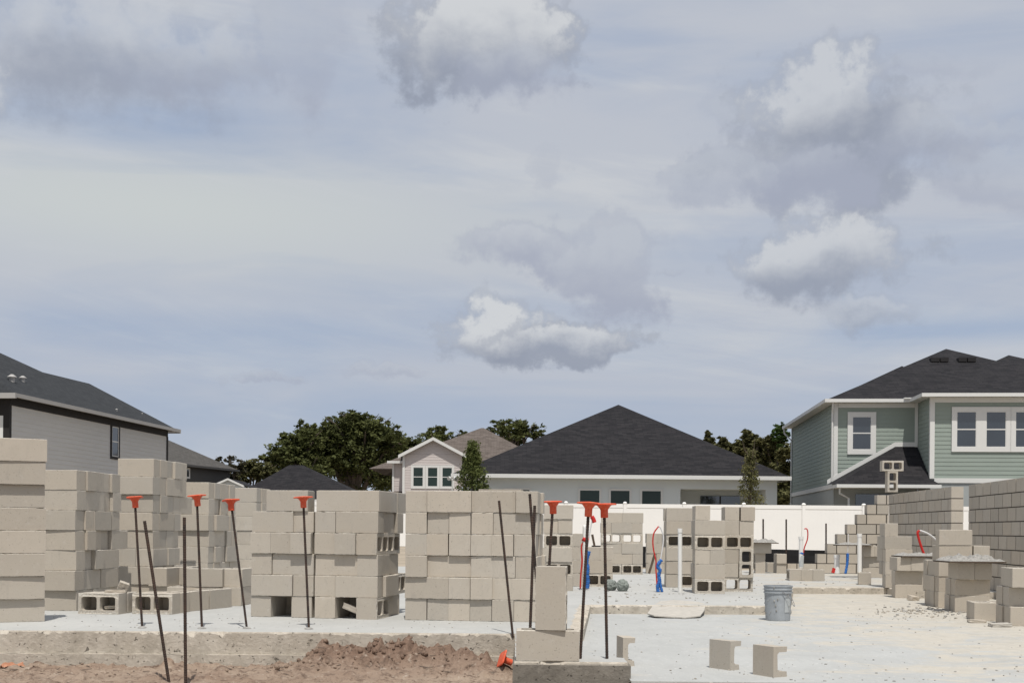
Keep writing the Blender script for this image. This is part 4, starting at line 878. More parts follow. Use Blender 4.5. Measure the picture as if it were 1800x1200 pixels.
def window(root, c, w, h, ax, trim, fr_, glass, sash=True, tw=0.1, mull=False, depth=0.0):
    """c: centre on the wall in local coordinates; ax 'y-' or 'x+' facing"""
    cx, cy, cz = c
    def m(u0, z0, u1, z1, d0, d1):
        if ax == 'y-': return (cx + u0, cy - d1, cz + z0), (cx + u1, cy - d0, cz + z1)
        return (cx + d0, cy + u0, cz + z0), (cx + d1, cy + u1, cz + z1)
    win = MB()
    for a in ((-w / 2 - tw, -h / 2 - tw, -w / 2, h / 2 + tw), (w / 2, -h / 2 - tw, w / 2 + tw, h / 2 + tw), (-w / 2, h / 2, w / 2, h / 2 + tw), (-w / 2, -h / 2 - tw, w / 2, -h / 2)): win.box(*m(*a, 0.0, 0.045))
    o = win.build('window', trim, root)
    g_ = MB(); g_.box(*m(-w / 2, -h / 2, w / 2, h / 2, 0.002, 0.016)); g_.build('pane', glass, o)
    s_ = MB(); t = 0.035
    for a in ((-w / 2, -h / 2, -w / 2 + t, h / 2), (w / 2 - t, -h / 2, w / 2, h / 2), (-w / 2 + t, h / 2 - t, w / 2 - t, h / 2), (-w / 2 + t, -h / 2, w / 2 - t, -h / 2 + t)): s_.box(*m(*a, 0.017, 0.038))
    if sash: s_.box(*m(-w / 2 + t, -0.025, w / 2 - t, 0.025, 0.017, 0.034))
    s_.build('frame', fr_, o)
    return o
UP = Vector((0, 0, 1))
# --- left grey house
A0 = W(16, 697, 45.5); A1 = W(294, 757, 60.8); ze = (A0.z + A1.z) / 2; dv = Vector((A1.x - A0.x, A1.y - A0.y, 0)); Ls = dv.length
ang = math.atan2(dv.y, dv.x) - R(90); fr1 = frame(Vector((A0.x, A0.y, 0)), ang)
hs = empty('house', 'two-storey pale grey sided house with charcoal hip roof, far left', 'house', None, fr1)
mb = MB(); lap(mb, (0, 0), (0, Ls), 0.1, ze, 0); lap(mb, (-11, 0), (0, 0), 0.1, ze, 0); lap(mb, (0, Ls), (-11, Ls), 0.1, ze, 0); mb.quad([(-11, Ls, 0), (-11, 0, 0), (-11, 0, ze), (-11, Ls, ze)]); mb.build('wall', M['siding_grey'], hs)
mb = MB(); mb.box((0.016, 0, ze - 0.30), (0.045, Ls, ze - 0.02)); mb.box((0.012, -0.02, 0.1), (0.04, 0.13, ze - 0.3)); mb.box((-0.20, -0.045, 0.1), (0.04, -0.02, ze)); mb.box((-2.6, -0.045, ze - 0.7), (-0.2, -0.02, ze)); mb.box((0.012, Ls - 0.12, 0.1), (0.045, Ls + 0.04, ze - 0.3)); mb.build('corner_trim', M['darktrim'], hs); mb = MB(); mb.box((-2.6, -0.05, 0.1), (-0.203, -0.022, ze - 0.703)); mb.build('white_panel', M['trim'], hs)
mb = MB(); mb.box((-11.4, -0.4, ze - 0.01), (0.42, Ls + 0.4, ze + 0.02)); mb.build('soffit', M['darktrim'], hs)
mb = MB(); mb.box((0.42, -0.42, ze - 0.05), (0.50, Ls + 0.42, ze + 0.10)); mb.box((-11.4, -0.52, ze - 0.10), (0.52, -0.42, ze + 0.10)); mb.box((-11.4, Ls + 0.42, ze - 0.10), (0.52, Ls + 0.5, ze + 0.10)); mb.build('gutter', M['guttergrey'], hs)
inv = fr1.inverted(); n_l = Vector((math.sin(math.atan(0.58)), 0, math.cos(math.atan(0.58)))); nw = (fr1.to_3x3() @ n_l); p0 = fr1 @ Vector((0.45, 0, ze + 0.08))
RP = [inv @ onplane(x, y, p0, nw) for x, y in ((305.6, 752), (157, 674), (75, 654), (-2, 619), (-110, 572))]
mb = MB(); roofpoly(mb, [(0.45, -0.45, ze + .08), RP[0], RP[1], RP[2], RP[3], RP[4]], 0)
zl = ze + .08; Lp = [(-11.4, Ls + .4, zl), (-11.4, Ls + .4, zl), (-11.4, RP[2].y, zl), (-11.4, RP[3].y, zl), (-11.4, -.45, zl)]
roofpoly(mb, [RP[0], (-11.4, Ls + .4, zl), RP[1]]); roofpoly(mb, [RP[1], (-11.4, Ls + .4, zl), RP[2]]); roofpoly(mb, [RP[2], (-11.4, Ls + .4, zl), RP[3]]); roofpoly(mb, [RP[3], (-11.4, Ls + .4, zl), RP[4]]); roofpoly(mb, [RP[4], (-11.4, Ls + .4, zl), (-11.4, -.45, zl)]); roofpoly(mb, [(0.45, -.45, zl), RP[4], (-11.4, -.45, zl)])
rf = mb.build('roof', M['roof_mid'], hs)
for x, y, sz in ((21, 670, .16), (40, 670, .13), (205, 722, .06), (250, 728, .04)):
    p = inv @ onplane(x, y, p0, nw); mb = MB(); mb.tube([p - UP * .05, p + UP * sz], sz * .7, 10); mb.tube([p + UP * sz, p + UP * (sz * 1.15), p + UP * sz * 1.7], [sz * 1.15, sz * 1.05, sz * .3], 10); mb.build('roof_vent', M['guttergrey'], rf)
def side_u(px, py=780):   # where a pixel column meets the side wall
    p = inv @ onplane(px, py, fr1 @ Vector((0, 0, 0)), fr1.to_3x3() @ Vector((1, 0, 0))); return p
pa, pb = side_u(193.5, 743), side_u(209, 808)
window(hs, (0.01, (pa.y + pb.y) / 2, (side_u(201, 744).z + side_u(201, 808).z) / 2), abs(pb.y - pa.y) - 0.26, side_u(201, 744).z - side_u(201, 808).z - 0.3, 'x+', M['darktrim'], M['trim'], M['glass'], tw=0.12)
# --- second grey house behind
A0 = W(262, 809, 86); A1 = W(404, 829, 97.5); ze = 5.4; dv = Vector((A1.x - A0.x, A1.y - A0.y, 0)); Ls = dv.length; fr_ = frame(Vector((A0.x, A0.y, 0)), math.atan2(dv.y, dv.x) - R(90))
h2 = empty('house', 'dark grey house with brown-grey roof behind the far left house', 'house', None, fr_)
mb = MB(); lap(mb, (0, 0), (0, Ls), 0.1, ze); lap(mb, (-9, 0), (0, 0), .1, ze); mb.quad([(0, Ls, .1), (-9, Ls, .1), (-9, Ls, ze), (0, Ls, ze)]); mb.build('wall', M['siding_dark'], h2)
mb = MB(); zl = ze + .05; roofpoly(mb, [(.5, -.5, zl), (.5, Ls + .5, zl), (-4, Ls - 4, ze + 2.5), (-4, 3, ze + 2.5)]); roofpoly(mb, [(.5, Ls + .5, zl), (-9, Ls + .5, zl), (-4, Ls - 4, ze + 2.5)]); roofpoly(mb, [(-9, Ls + .5, zl), (-9, -.5, zl), (-4, 3, ze + 2.5), (-4, Ls - 4, ze + 2.5)]); roofpoly(mb, [(-9, -.5, zl), (.5, -.5, zl), (-4, 3, ze + 2.5)])
mb.build('roof', M['roof_grey'], h2)
mb = MB(); mb.box((.5, -.5, ze - .08), (.58, Ls + .5, ze + .08)); mb.box((-9, Ls + .5, ze - .08), (.58, Ls + .58, ze + .08)); mb.build('gutter', M['siding_dark'], h2)
i2 = fr_.inverted(); pw = i2 @ onplane(327.5, 831, fr_ @ Vector((0, 0, 0)), fr_.to_3x3() @ Vector((1, 0, 0)))
window(h2, (0.01, pw.y, pw.z), 0.75, 0.6, 'x+', M['trim'], M['trim'], M['glass'], sash=False, tw=.1)
# --- hip roof helper house
def hip_house(label, xl, xr, D, depth, ze, zr, ridge, wallm, roofm, zb=0.1, ang=0.0, oh=0.45, trimm='trim'):
    rt = empty('house', label, 'house', None, frame(Vector((xl, D, 0)), ang)); w = xr - xl
    mb = MB()
    lap(mb, (0, 0), (w, 0), zb, ze) if 'siding' in wallm else mb.quad([(0, 0, zb), (w, 0, zb), (w, 0, ze), (0, 0, ze)])
    mb.quad([(w, 0, zb), (w, depth, zb), (w, depth, ze), (w, 0, ze)]); mb.quad([(0, depth, zb), (0, 0, zb), (0, 0, ze), (0, depth, ze)]); mb.quad([(w, depth, zb), (0, depth, zb), (0, depth, ze), (w, depth, ze)])
    mb.build('wall', M[wallm], rt); (ax, ay), (bx, by) = ridge; e = ze + .10
    mb = MB(); c = [(-oh, -oh, e), (w + oh, -oh, e), (w + oh, depth + oh, e), (-oh, depth + oh, e)]; r0, r1 = (ax, ay, zr), (bx, by, zr)
    if abs(ax - bx) + abs(ay - by) < 1e-3:
        for i in range(4): roofpoly(mb, [c[i], c[(i + 1) % 4], r0])
    else:
        roofpoly(mb, [c[0], c[1], r1, r0]); roofpoly(mb, [c[1], c[2], r1]); roofpoly(mb, [c[2], c[3], r0, r1]); roofpoly(mb, [c[3], c[0], r0])
    mb.build('roof', M[roofm], rt)
    mb = MB(); mb.box((-oh - .05, -oh - .07, e - .19), (w + oh + .05, -oh - .0, e + .0)); mb.box((w + oh, -oh, e - .19), (w + oh + .05, depth + oh, e)); mb.box((-oh - .05, -oh, e - .19), (-oh, depth + oh, e)); mb.build('gutter', M[trimm], rt)
    mb = MB(); mb.quad([(-oh, -oh, e - .12), (w + oh, -oh, e - .12), (w + oh, depth + oh, e - .12), (-oh, depth + oh, e - .12)]); mb.build('soffit', M[trimm], rt)
    return rt
# middle house
Dm = 57.0; xl, xr = uv(816, 850)[0] * Dm, uv(1366, 850)[0] * Dm; zem = W(1087, 837, Dm - .45).z
pk = W(1087, 711, Dm + 7.3)
rt = empty('house', 'single-storey white house with large charcoal hip roof behind the fence', 'house', None, Matrix.Translation((xl, Dm, 0))); w = xr - xl
zt = W(1200, 859, Dm).z; o0, o1 = uv(1196, 860)[0] * Dm - xl, uv(1346, 860)[0] * Dm - xl
mb = MB(); mb.quad([(0, 0, .1), (o0, 0, .1), (o0, 0, zem), (0, 0, zem)]); mb.quad([(o1, 0, .1), (w, 0, .1), (w, 0, zem), (o1, 0, zem)]); mb.quad([(o0, 0, zt), (o1, 0, zt), (o1, 0, zem), (o0, 0, zem)])
mb.quad([(o0, 0, .1), (o0, 2.6, .1), (o0, 2.6, zt), (o0, 0, zt)]); mb.quad([(o1, 2.6, .1), (o1, 0, .1), (o1, 0, zt), (o1, 2.6, zt)]); mb.quad([(o0, 2.6, .1), (o1, 2.6, .1), (o1, 2.6, zt), (o0, 2.6, zt)]); mb.quad([(o0, 0, zt), (o0, 2.6, zt), (o1, 2.6, zt), (o1, 0, zt)])
mb.quad([(w, 0, .1), (w, 14, .1), (w, 14, zem), (w, 0, zem)]); mb.quad([(0, 14, .1), (0, 0, .1), (0, 0, zem), (0, 14, zem)]); mb.build('wall', M['stucco'], rt)
e = zem + .06; c = [(-.55, -.5, e), (w + .5, -.5, e), (w + .5, 14.8, e), (-.55, 14.8, e)]; pkl = (pk.x - xl, pk.y - Dm, pk.z)
mb = MB()
for i in range(4): roofpoly(mb, [c[i], c[(i + 1) % 4], pkl])
rfm = mb.build('roof', M['roof_dark'], rt)
mb = MB(); mb.box((-.6, -.58, e - .17), (w + .55, -.505, e + .01)); mb.box((w + .5, -.5, e - .17), (w + .55, 14.8, e)); mb.box((-.6, -.5, e - .17), (-.55, 14.8, e)); mb.build('gutter', M['trim'], rt)
mb = MB(); mb.quad([(-.55, -.5, e - .12), (-.55, 14.8, e - .12), (w + .5, 14.8, e - .12), (w + .5, -.5, e - .12)]); mb.build('soffit', M['trim'], rt)
for a, b in ((884, 934), (1016, 1057), (1070, 1110), (1125, 1165)):
    x0_, x1_ = uv(a, 870)[0] * Dm - xl, uv(b, 870)[0] * Dm - xl; window(rt, ((x0_ + x1_) / 2, -0.0, zt - 0.75), x1_ - x0_ - .12, 1.35, 'y-', M['trim'], M['trim'], M['glass2'], sash=False, tw=.06)
x0_, x1_ = uv(1231, 870)[0] * (Dm + 2.6) - xl, uv(1300, 870)[0] * (Dm + 2.6) - xl; dr = MB(); dr.box((x0_, 2.52, .1), (x1_, 2.58, zt - .25)); dd = dr.build('sliding_door', M['glass'], rt); mb = MB(); mb.box(((x0_ + x1_) / 2 - .03, 2.48, .1), ((x0_ + x1_) / 2 + .03, 2.515, zt - .25)); mb.build('frame', M['darktrim'], dd)
# dark hip roof in front of the oaks
xl, xr = uv(416, 860)[0] * 92, uv(640, 862)[0] * 92; hip_house('low house with black hip roof in front of the oaks', xl, xr, 92, 9.5, 2.9, W(520, 817, 96.5).z, ((uv(508, 817)[0] * 96.5 - xl, 4.6), (uv(532, 817)[0] * 96.5 - xl, 4.6)), 'stucco_grey', 'roof_dark')
# small white gable
Pg = W(402, 841, 72); rt = empty('porch_gable', 'small white-trimmed gable tip above the blocks', 'gable', None, Matrix.Translation((Pg.x, 72, 0)))
mb = MB(); hw = .95; z0 = Pg.z - .42
for s in (-1, 1): roofpoly(mb, [(0, -.2, Pg.z), (0, 4, Pg.z), (s * hw, 4, z0), (s * hw, -.2, z0)])
mb.build('roof', M['roof_dark'], rt); mb = MB()
for s in (-1, 1): mb.quad([(0, -.22, Pg.z + .03), (s * hw, -.22, z0 + .03), (s * hw, -.22, z0 - .09), (0, -.22, Pg.z - .09)][::s])
mb.build('barge_board', M['trim'], rt); mb = MB(); mb.quad([(-hw, 0, .1), (hw, 0, .1), (hw, 0, z0), (-hw, 0, z0)]); mb.quad([(-hw, 0, z0), (hw, 0, z0), (0, 0, Pg.z - .02)]); mb.build('wall', M['stucco'], rt)
# pink house
Dp = 85.0; sc = F / Dp; xg0, xg1 = uv(708, 830)[0] * Dp, uv(812, 830)[0] * Dp; zg = W(762, 770, Dp).z; zeg = W(706, 797, Dp).z
rt = empty('house', 'blush pink sided house with white gable and brown roof', 'house', None, Matrix.Translation((xg0, Dp, 0))); w = xg1 - xg0; hw = w / 2 + .35; pkx = uv(762, 770)[0] * Dp - xg0
mb = MB(); lap(mb, (0, 0), (w, 0), .1, zeg); z = zeg
while z < zg - .1:
    zt2 = min(z + .18, zg - .05); f0 = (zg - z) / (zg - zeg); f1 = (zg - zt2) / (zg - zeg)
    mb.quad([(pkx - (pkx) * f0, -.014, z), (pkx + (w - pkx) * f0, -.014, z), (pkx + (w - pkx) * f1, 0, zt2), (pkx - pkx * f1, 0, zt2)]); z = zt2
xs0 = uv(690, 840)[0] * (Dp + 1.5) - xg0; lap(mb, (xs0, 1.5), (0, 1.5), .1, zeg - .5); mb.quad([(0, 1.5, .1), (0, 0, .1), (0, 0, zeg), (0, 1.5, zeg)]); mb.quad([(xs0, 9, .1), (xs0, 1.5, .1), (xs0, 1.5, zeg - .5), (xs0, 9, zeg - .5)]); mb.build('wall', M['siding_pink'], rt)
mb = MB()
for s in (-1, 1): P4 = [(pkx, -.4, zg + .02), (pkx, 7, zg + .02), (pkx + s * hw, 7, zeg - .15), (pkx + s * hw, -.4, zeg - .15)]; roofpoly(mb, P4 if s < 0 else P4[::-1])
bp = W(848, 752, Dp + 7); bx, bz = bp.x - xg0, bp.z; roofpoly(mb, [(bx - 8, 2, bz - 3.4), (bx + 6, 2, bz - 3.4), (bx + .1, 7, bz), (bx - .1, 7, bz)]); roofpoly(mb, [(bx + 6, 2, bz - 3.4), (bx + 6, 13, bz - 3.4), (bx, 7, bz)]); roofpoly(mb, [(bx - 8, 13, bz - 3.4), (bx - 8, 2, bz - 3.4), (bx, 7, bz)]); roofpoly(mb, [(bx + 6, 13, bz - 3.4), (bx - 8, 13, bz - 3.4), (bx, 7, bz)])
roofpoly(mb, [(xs0 - .3, 1.1, zeg - .5), (.1, 1.1, zeg - .5), (.1, 4, zeg + .7), (1, 4, zeg + .7)]); roofpoly(mb, [(xs0 - .4, -.6, 2.6), (.3, -.6, 2.6), (.3, 1.5, 3.5), (xs0 - .4, 1.5, 3.5)])
mb.build('roof', M['roof_brown'], rt); mb = MB()
for s in (-1, 1): mb.quad([(pkx, -.42, zg + .06), (pkx + s * hw, -.42, zeg - .11), (pkx + s * hw, -.42, zeg - .34), (pkx, -.42, zg - .17)][::s])
mb.box((-.02, -.05, .1), (.14, -.017, zeg - .1)); mb.box((xs0 - .02, 1.44, .1), (xs0 + .12, 1.483, zeg - .5)); mb.box((xs0 - .35, 1.02, zeg - .62), (.05, 1.1, zeg - .45)); mb.box((xs0 - .4, -.68, 2.4), (.3, -.6, 2.6)); mb.build('trim_board', M['trim'], rt)
zc = (W(760, 821, Dp).z + W(760, 855, Dp).z) / 2; hh = W(760, 821, Dp).z - W(760, 855, Dp).z
for a, b in ((726, 744), (751.5, 769.5), (777, 795)): x0_, x1_ = uv(a, 840)[0] * Dp - xg0, uv(b, 840)[0] * Dp - xg0; window(rt, ((x0_ + x1_) / 2, -.016, zc), x1_ - x0_, hh, 'y-', M['trim'], M['trim'], M['glass2'], tw=.14)
# flood light on a pole
P = W(795, 862, 54); rt = empty('flood_light', 'white twin flood light on a short pole by the young tree', 'light', None, Matrix.Translation((P.x, 54, 0))); zz = W(795, 843, 54).z
mb = MB(); mb.tube([(0, 0, .1), (0, 0, zz)], .03, 8); mb.build('pole', M['trim'], rt)
for s in (-1, 1): mb = MB(); mb.tube([(s * .04, 0, zz), (s * .13, -.08, zz + .07), (s * .17, -.12, zz + .05)], [.04, .09, .1], 10); mb.build('lamp_head', M['trim'], rt)
# --- green house
Cg = W(1467, 707, 54.0); th = -math.atan(0.09); frg = frame(Vector((Cg.x, 54.0, 0)), th); zeg = Cg.z - 0.02
rt = empty('house', 'two-storey sage green sided house with black roof, at right', 'house', None, frg); wx, wy, Wd, Dg = 3.64, -2.22, 13.2, 13.4; zb = 3.0
mb = MB(); lap(mb, (0, 0), (wx, 0), zb, zeg); lap(mb, (wx, 0), (wx, wy), 2.9, zeg); lap(mb, (wx, wy), (Wd, wy), 3.16, zeg); lap(mb, (0, Dg), (0, 0), zb, zeg); lap(mb, (Wd, wy), (Wd, Dg), 3.16, zeg); mb.build('wall', M['siding_green'], rt)
mb = MB(); mb.quad([(0, 0.02, .1), (wx, .02, .1), (wx, .02, zb), (0, .02, zb)]); mb.quad([(0.0, Dg, .1), (0.0, 0, .1), (0.0, 0, zb), (0.0, Dg, zb)]); mb.quad([(wx, wy + .01, .1), (Wd, wy + .01, .1), (Wd, wy + .01, 3.16), (wx, wy + .01, 3.16)]); mb.quad([(wx, 0, .1), (wx, wy, .1), (wx, wy, 2.9), (wx, 0, 2.9)]); mb.quad([(Wd, wy, .1), (Wd, Dg, .1), (Wd, Dg, 3.16), (Wd, wy, 3.16)]); mb.build('lower_wall', M['stucco_grey'], rt)
mb = MB(); tw = .15
for a, b in (((-.03, -.045, zb), (tw, -.018, zeg)), ((wx - tw, -.045, 3.1), (wx - .02, -.018, zeg)), ((wx - .045, wy - .045, 3.16), (wx + tw, wy - .018, zeg)), ((-.045, -.02, zb), (-.018, tw, zeg)), ((wx - .045, wy - .018, 3.16), (wx - .018, wy + .12, zeg)), ((wx + tw, wy - .045, 2.98), (Wd, wy - .017, 3.18)), ((-.05, .13, zb - .2), (-.018, Dg, zb)), ((.16, -.04, zeg - .22), (wx - .16, -.019, zeg - .01)), ((wx + tw, wy - .04, zeg - .22), (Wd, wy - .019, zeg - .01)), ((-.045, Dg - .1, zb), (-.018, Dg + .03, zeg))): mb.box(a, b)
mb.build('trim_board', M['trim'], rt)
oh = .42; e = zeg + .1
mb = MB()
for a, b in (((-oh - .08, -oh - .08, e - .12), (wx - oh, -oh, e + .03)), ((wx - oh - .08, wy - oh - .08, e - .12), (Wd + oh, wy - oh, e + .03)), ((-oh - .08, -oh, e - .12), (-oh, Dg + oh, e + .03)), ((wx - oh - .08, wy - oh, e - .12), (wx - oh, -oh - .08, e + .03)), ((2.9, -oh - .16, e + .02), (3.25, -oh + .1, e + .07))): mb.box(a, b)
mb.build('gutter', M['trim'], rt)
mb = MB(); mb.quad([(-oh, -oh, e - .09), (wx - oh, -oh, e - .09), (wx - oh, Dg + oh, e - .09), (-oh, Dg + oh, e - .09)][::-1]); mb.quad([(wx - oh, wy - oh, e - .09), (Wd + oh, wy - oh, e - .09), (Wd + oh, Dg + oh, e - .09), (wx - oh, Dg + oh, e - .09)][::-1]); mb.build('soffit', M['trim'], rt)
pk1 = frg.inverted() @ W(1663, 613, 60.5); pk2 = frg.inverted() @ W(1773, 624, 56.2)
mb = MB(); c = [(-oh, -oh, e), (Wd + oh, -oh, e), (Wd + oh, Dg + oh, e), (-oh, Dg + oh, e)]
for i in range(4): roofpoly(mb, [c[i], c[(i + 1) % 4], tuple(pk1)])
c = [(wx - oh, wy - oh, e + .004), (Wd + oh + .01, wy - oh, e + .004)]; p2 = tuple(pk2); bk = (pk2.x, pk2.y + 5, pk2.z)
roofpoly(mb, [c[0], c[1], p2]); roofpoly(mb, [c[1], (Wd + oh + .01, 8, e), bk, p2]); roofpoly(mb, [(wx - oh, 8, e + .004), c[0], p2, bk])
pr_ = frg.inverted() @ W(1583, 644.5, 63.5); roofpoly(mb, [(pr_.x - 3.5, 8.2, pr_.z - 1.7), (pr_.x + 3.5, 8.2, pr_.z - 1.7), (pr_.x, 9.7, pr_.z)]); roofpoly(mb, [(pr_.x - 3.5, 13, pr_.z - 1.7), (pr_.x - 3.5, 8.2, pr_.z - 1.7), tuple(pr_), (pr_.x, 12, pr_.z)])
rf = mb.build('roof', M['roof_dark'], rt)
# vents on the front plane
c0 = Vector((-oh, -oh, e)); nl = (Vector((Wd + oh, -oh, e)) - c0).cross(pk1 - c0).normalized(); nwv = frg.to_3x3() @ nl; pw0 = frg @ c0
for px in (1642, 1658, 1690, 1706):
    p = frg.inverted() @ onplane(px, 634.5, pw0, nwv); mb = MB(); mb.box((p.x - .19, p.y - .25, p.z - .06), (p.x + .19, p.y + .2, p.z + .14)); mb.build('roof_vent', M['darktrim'], rf)
# porch roof
Lc = (-.30, -2.75, 2.88); Rc = (3.95, -2.75, 2.88); B_ = (2.64, -.02, 4.66); C_ = (3.60, -.02, 4.66); Al = (-.30, -.02, 2.98)
mb = MB(); roofpoly(mb, [Lc, Rc, (3.60, -2.3, 3.15), C_, B_]); roofpoly(mb, [Al, Lc, B_]); mb.build('porch_roof', M['roof_dark'], rt)
mb = MB(); mb.box((Lc[0] - .06, Lc[1] - .08, Lc[2] - .14), (Rc[0], Lc[1], Lc[2] + .0)); mb.box((Lc[0] - .06, Lc[1], Lc[2] - .14), (Lc[0], 0, Lc[2])); mb.build('porch_gutter', M['trim'], rt)
mb = MB(); mb.quad([(Lc[0], Lc[1], Lc[2] - .1), (Lc[0], 0, Lc[2] - .1), (wx, 0, Lc[2] - .1), (wx, Lc[1], Lc[2] - .1)]); mb.build('porch_ceiling', M['trim'], rt)
dA, dB = Vector(Al), Vector(B_); up_ = Vector((0, 0, .16)); mb = MB()
for s in ((dA, dB), (dB, Vector(C_))): a, b = s; mb.loft([[a + Vector((0, -.02, 0)), a + Vector((0, -.045, 0)), a + Vector((0, -.045, .2)), a + Vector((0, -.02, .2))], [b + Vector((0, -.02, 0)), b + Vector((0, -.045, 0)), b + Vector((0, -.045, .2)), b + Vector((0, -.02, .2))]])
mb.build('flashing', M['trim'], rt)
for P_ in ([(-.12, -.32, zeg + .02), (-.12, -.3, zeg - .15), (-.10, -.08, zeg - .45), (-.10, -.08, zb + .1)], [(-.2, -2.6, 2.75), (-.18, -2.5, 2.5), (.25, -2.2, 2.3), (.3, -2.2, .2)], [(-.45, Dg, zeg), (-.42, Dg, zeg - .3), (-.06, Dg - .2, zeg - .7), (-.06, Dg - .2, .2)]): mb = MB(); mb.tube(P_, .045, 8); mb.build('downspout', M['trim'], rt)
mb = MB(); mb.box((.95, -.03, .1), (3.0, .0, 2.55)); dd = mb.build('sliding_door', M['glass'], rt); mb = MB(); mb.box((1.95, -.06, .1), (2.02, -.031, 2.55)); mb.build('frame', M['darktrim'], dd)
window(rt, (1.19, -.018, zeg - 1.35), .84, 1.48, 'y-', M['trim'], M['trim'], M['glass'], tw=.2)
for x0_, x1_ in ((1.04, 1.87), (2.25, 3.09), (3.45, 4.29)): window(rt, (wx + (x0_ + x1_) / 2, wy - .018, zeg - 1.36), x1_ - x0_, 1.52, 'y-', M['trim'], M['trim'], M['glass'], tw=.19)
# ------------------------------------------------------------------ trees
def leaves(mb, c, rad, nl, size, rnd, squash=0.8, fn=None):
    """foliage in clumps: leaf clusters on a noisy shell so that sky shows at the rim"""
    cl = max(3, nl // 22); k = rnd.random() * 40
    for i in range(cl):
        d = Vector((rnd.gauss(0, 1), rnd.gauss(0, 1), rnd.gauss(0, 1))).normalized()
        lump_ = 0.78 + 0.55 * noise.noise(d * 1.9 + Vector((k, 0, 0))) + 0.22 * noise.noise(d * 5 + Vector((0, k, 0)))
        q = lump_ * rnd.random() ** 0.32
        cc = Vector(c) + Vector((d.x * rad * q, d.y * rad * q, d.z * rad * squash * q)); cr = rad * rnd.uniform(0.07, 0.17)
        for j in range(22):
            p = cc + Vector((rnd.gauss(0, cr * .7), rnd.gauss(0, cr * .7), rnd.gauss(0, cr * .4))); s = size * rnd.uniform(.5, 1.3)
            a = Vector((rnd.gauss(0, 1), rnd.gauss(0, 1), rnd.gauss(0, .5))).normalized(); b = a.cross(Vector((rnd.gauss(0, .7), rnd.gauss(0, .7), 1.0))).normalized()
            mb.quad([p - a * s, p + b * s * .5, p + a * s, p - b * s * .5])
def tree(name, label, px, D, lobes, m, size=.2, group='trees behind the houses', trunk=None, dens=1.0, seed=0, limbs=True):
    """lobes: (px, py, radius px, weight)"""
    rnd = random.Random(seed + 50); X = uv(px, 900)[0] * D; root = empty(name, label, 'tree', group, Matrix.Translation((X, D, 0.05))); sc = D / F
    mb = MB(); tb = MB(); 
    for lx, ly, lr, wt_ in lobes:
        c = W(lx, ly, D + rnd.uniform(-1.5, 1.5)) - Vector((X, D, 0.05)); r = lr * sc; leaves(mb, c, r, int(dens * 2300 * wt_), size, rnd)
        if limbs:
            b0 = Vector((0, 0, max(.5, c.z * .35))); tb.tube(curve([b0, b0.lerp(c, .5) + Vector((0, 0, .25 * r)), c], 4), [.11 * r * (1 - i / 10) + .03 for i in range(9)], 6)
            for q in range(5): e_ = c + Vector((rnd.uniform(-1, 1), rnd.uniform(-1, 1), rnd.uniform(-.4, .9))) * r * .9; tb.tube([c.lerp(b0, .2), c.lerp(e_, .5), e_], [.06 * r, .035 * r, .01 * r], 5)
    tb.tube([(0, 0, -.2), (0.05, 0, 1.2), (0, 0, max(1.0, (W(px, lobes[0][1], D).z) * .45))], [.35 * (trunk or 1), .26 * (trunk or 1), .18 * (trunk or 1)], 8)
    mb.build('crown', m, root); tb.build('trunk', M['bark'], root); return root
tree('oak_tree', 'big dark oak crown, highest behind the black hip roof', 625, 112, [(615, 765, 52, 1.6), (590, 790, 60, 1.6), (640, 790, 62, 1.7), (610, 740, 26, .5), (650, 748, 32, .6), (600, 825, 60, 1.2), (560, 800, 48, 1.2), (660, 830, 60, 1.4), (560, 765, 30, .7), (585, 752, 28, .6), (620, 740, 30, .7), (655, 760, 38, .9), (690, 775, 34, .8)], M['leaf_oak'], .19, seed=1, trunk=1.6)
tree('oak_tree', 'dark oak sloping down on the left of the biggest crown', 520, 108, [(520, 795, 42, 1.2), (495, 800, 36, .9), (545, 775, 34, .9), (478, 812, 22, .4), (520, 830, 50, 1), (545, 825, 50, .8), (510, 775, 24, .5), (540, 758, 24, .5), (490, 830, 34, .7), (462, 803, 12, .12)], M['leaf_oak'], .19, seed=2, trunk=1.4)
tree('oak_tree', 'dark oak between the biggest crown and the pink house', 700, 116, [(690, 795, 42, 1.1), (680, 770, 30, .7), (715, 790, 36, .8), (680, 835, 50, 1), (710, 830, 45, .8), (740, 790, 30, .5)], M['leaf_oak'], .19, seed=3, trunk=1.4)
tree('oak_tree', 'open oak crown above the pink house gable', 765, 118, [(768, 762, 24, .55), (755, 775, 25, .5), (790, 775, 22, .4), (812, 765, 14, .16), (770, 785, 30, .5)], M['leaf_oak'], .18, seed=4)
tree('oak_tree', 'open airy tree above the brown roof', 905, 105, [(900, 760, 34, .6), (880, 752, 24, .3), (925, 755, 26, .4), (945, 762, 20, .25), (912, 748, 18, .25), (905, 785, 40, .6), (862, 755, 14, .1), (870, 790, 40, .5)], M['leaf_oak'], .16, seed=5)
tree('dry_tree', 'sparse dry tree left of the oaks, wispy top', 400, 100, [(395, 825, 26, .35), (380, 818, 16, .12), (415, 820, 22, .3), (400, 840, 30, .5), (405, 806, 10, .06), (384, 806, 8, .05)], M['leaf_dry'], .17, seed=6, trunk=.6)
tree('dry_tree', 'low brownish-green tree next to the wispy one', 440, 102, [(440, 825, 24, .5), (455, 830, 24, .5), (430, 838, 28, .5), (450, 812, 13, .14), (470, 830, 22, .5)], M['leaf_mid'], .18, seed=7, trunk=.6)
tree('background_tree', 'small pointed tree right of the charcoal roof peak slope', 1248, 92, [(1246, 776, 14, .4), (1244, 762, 8, .18), (1252, 795, 26, .6), (1258, 820, 32, .6)], M['leaf_mid'], .17, seed=8)
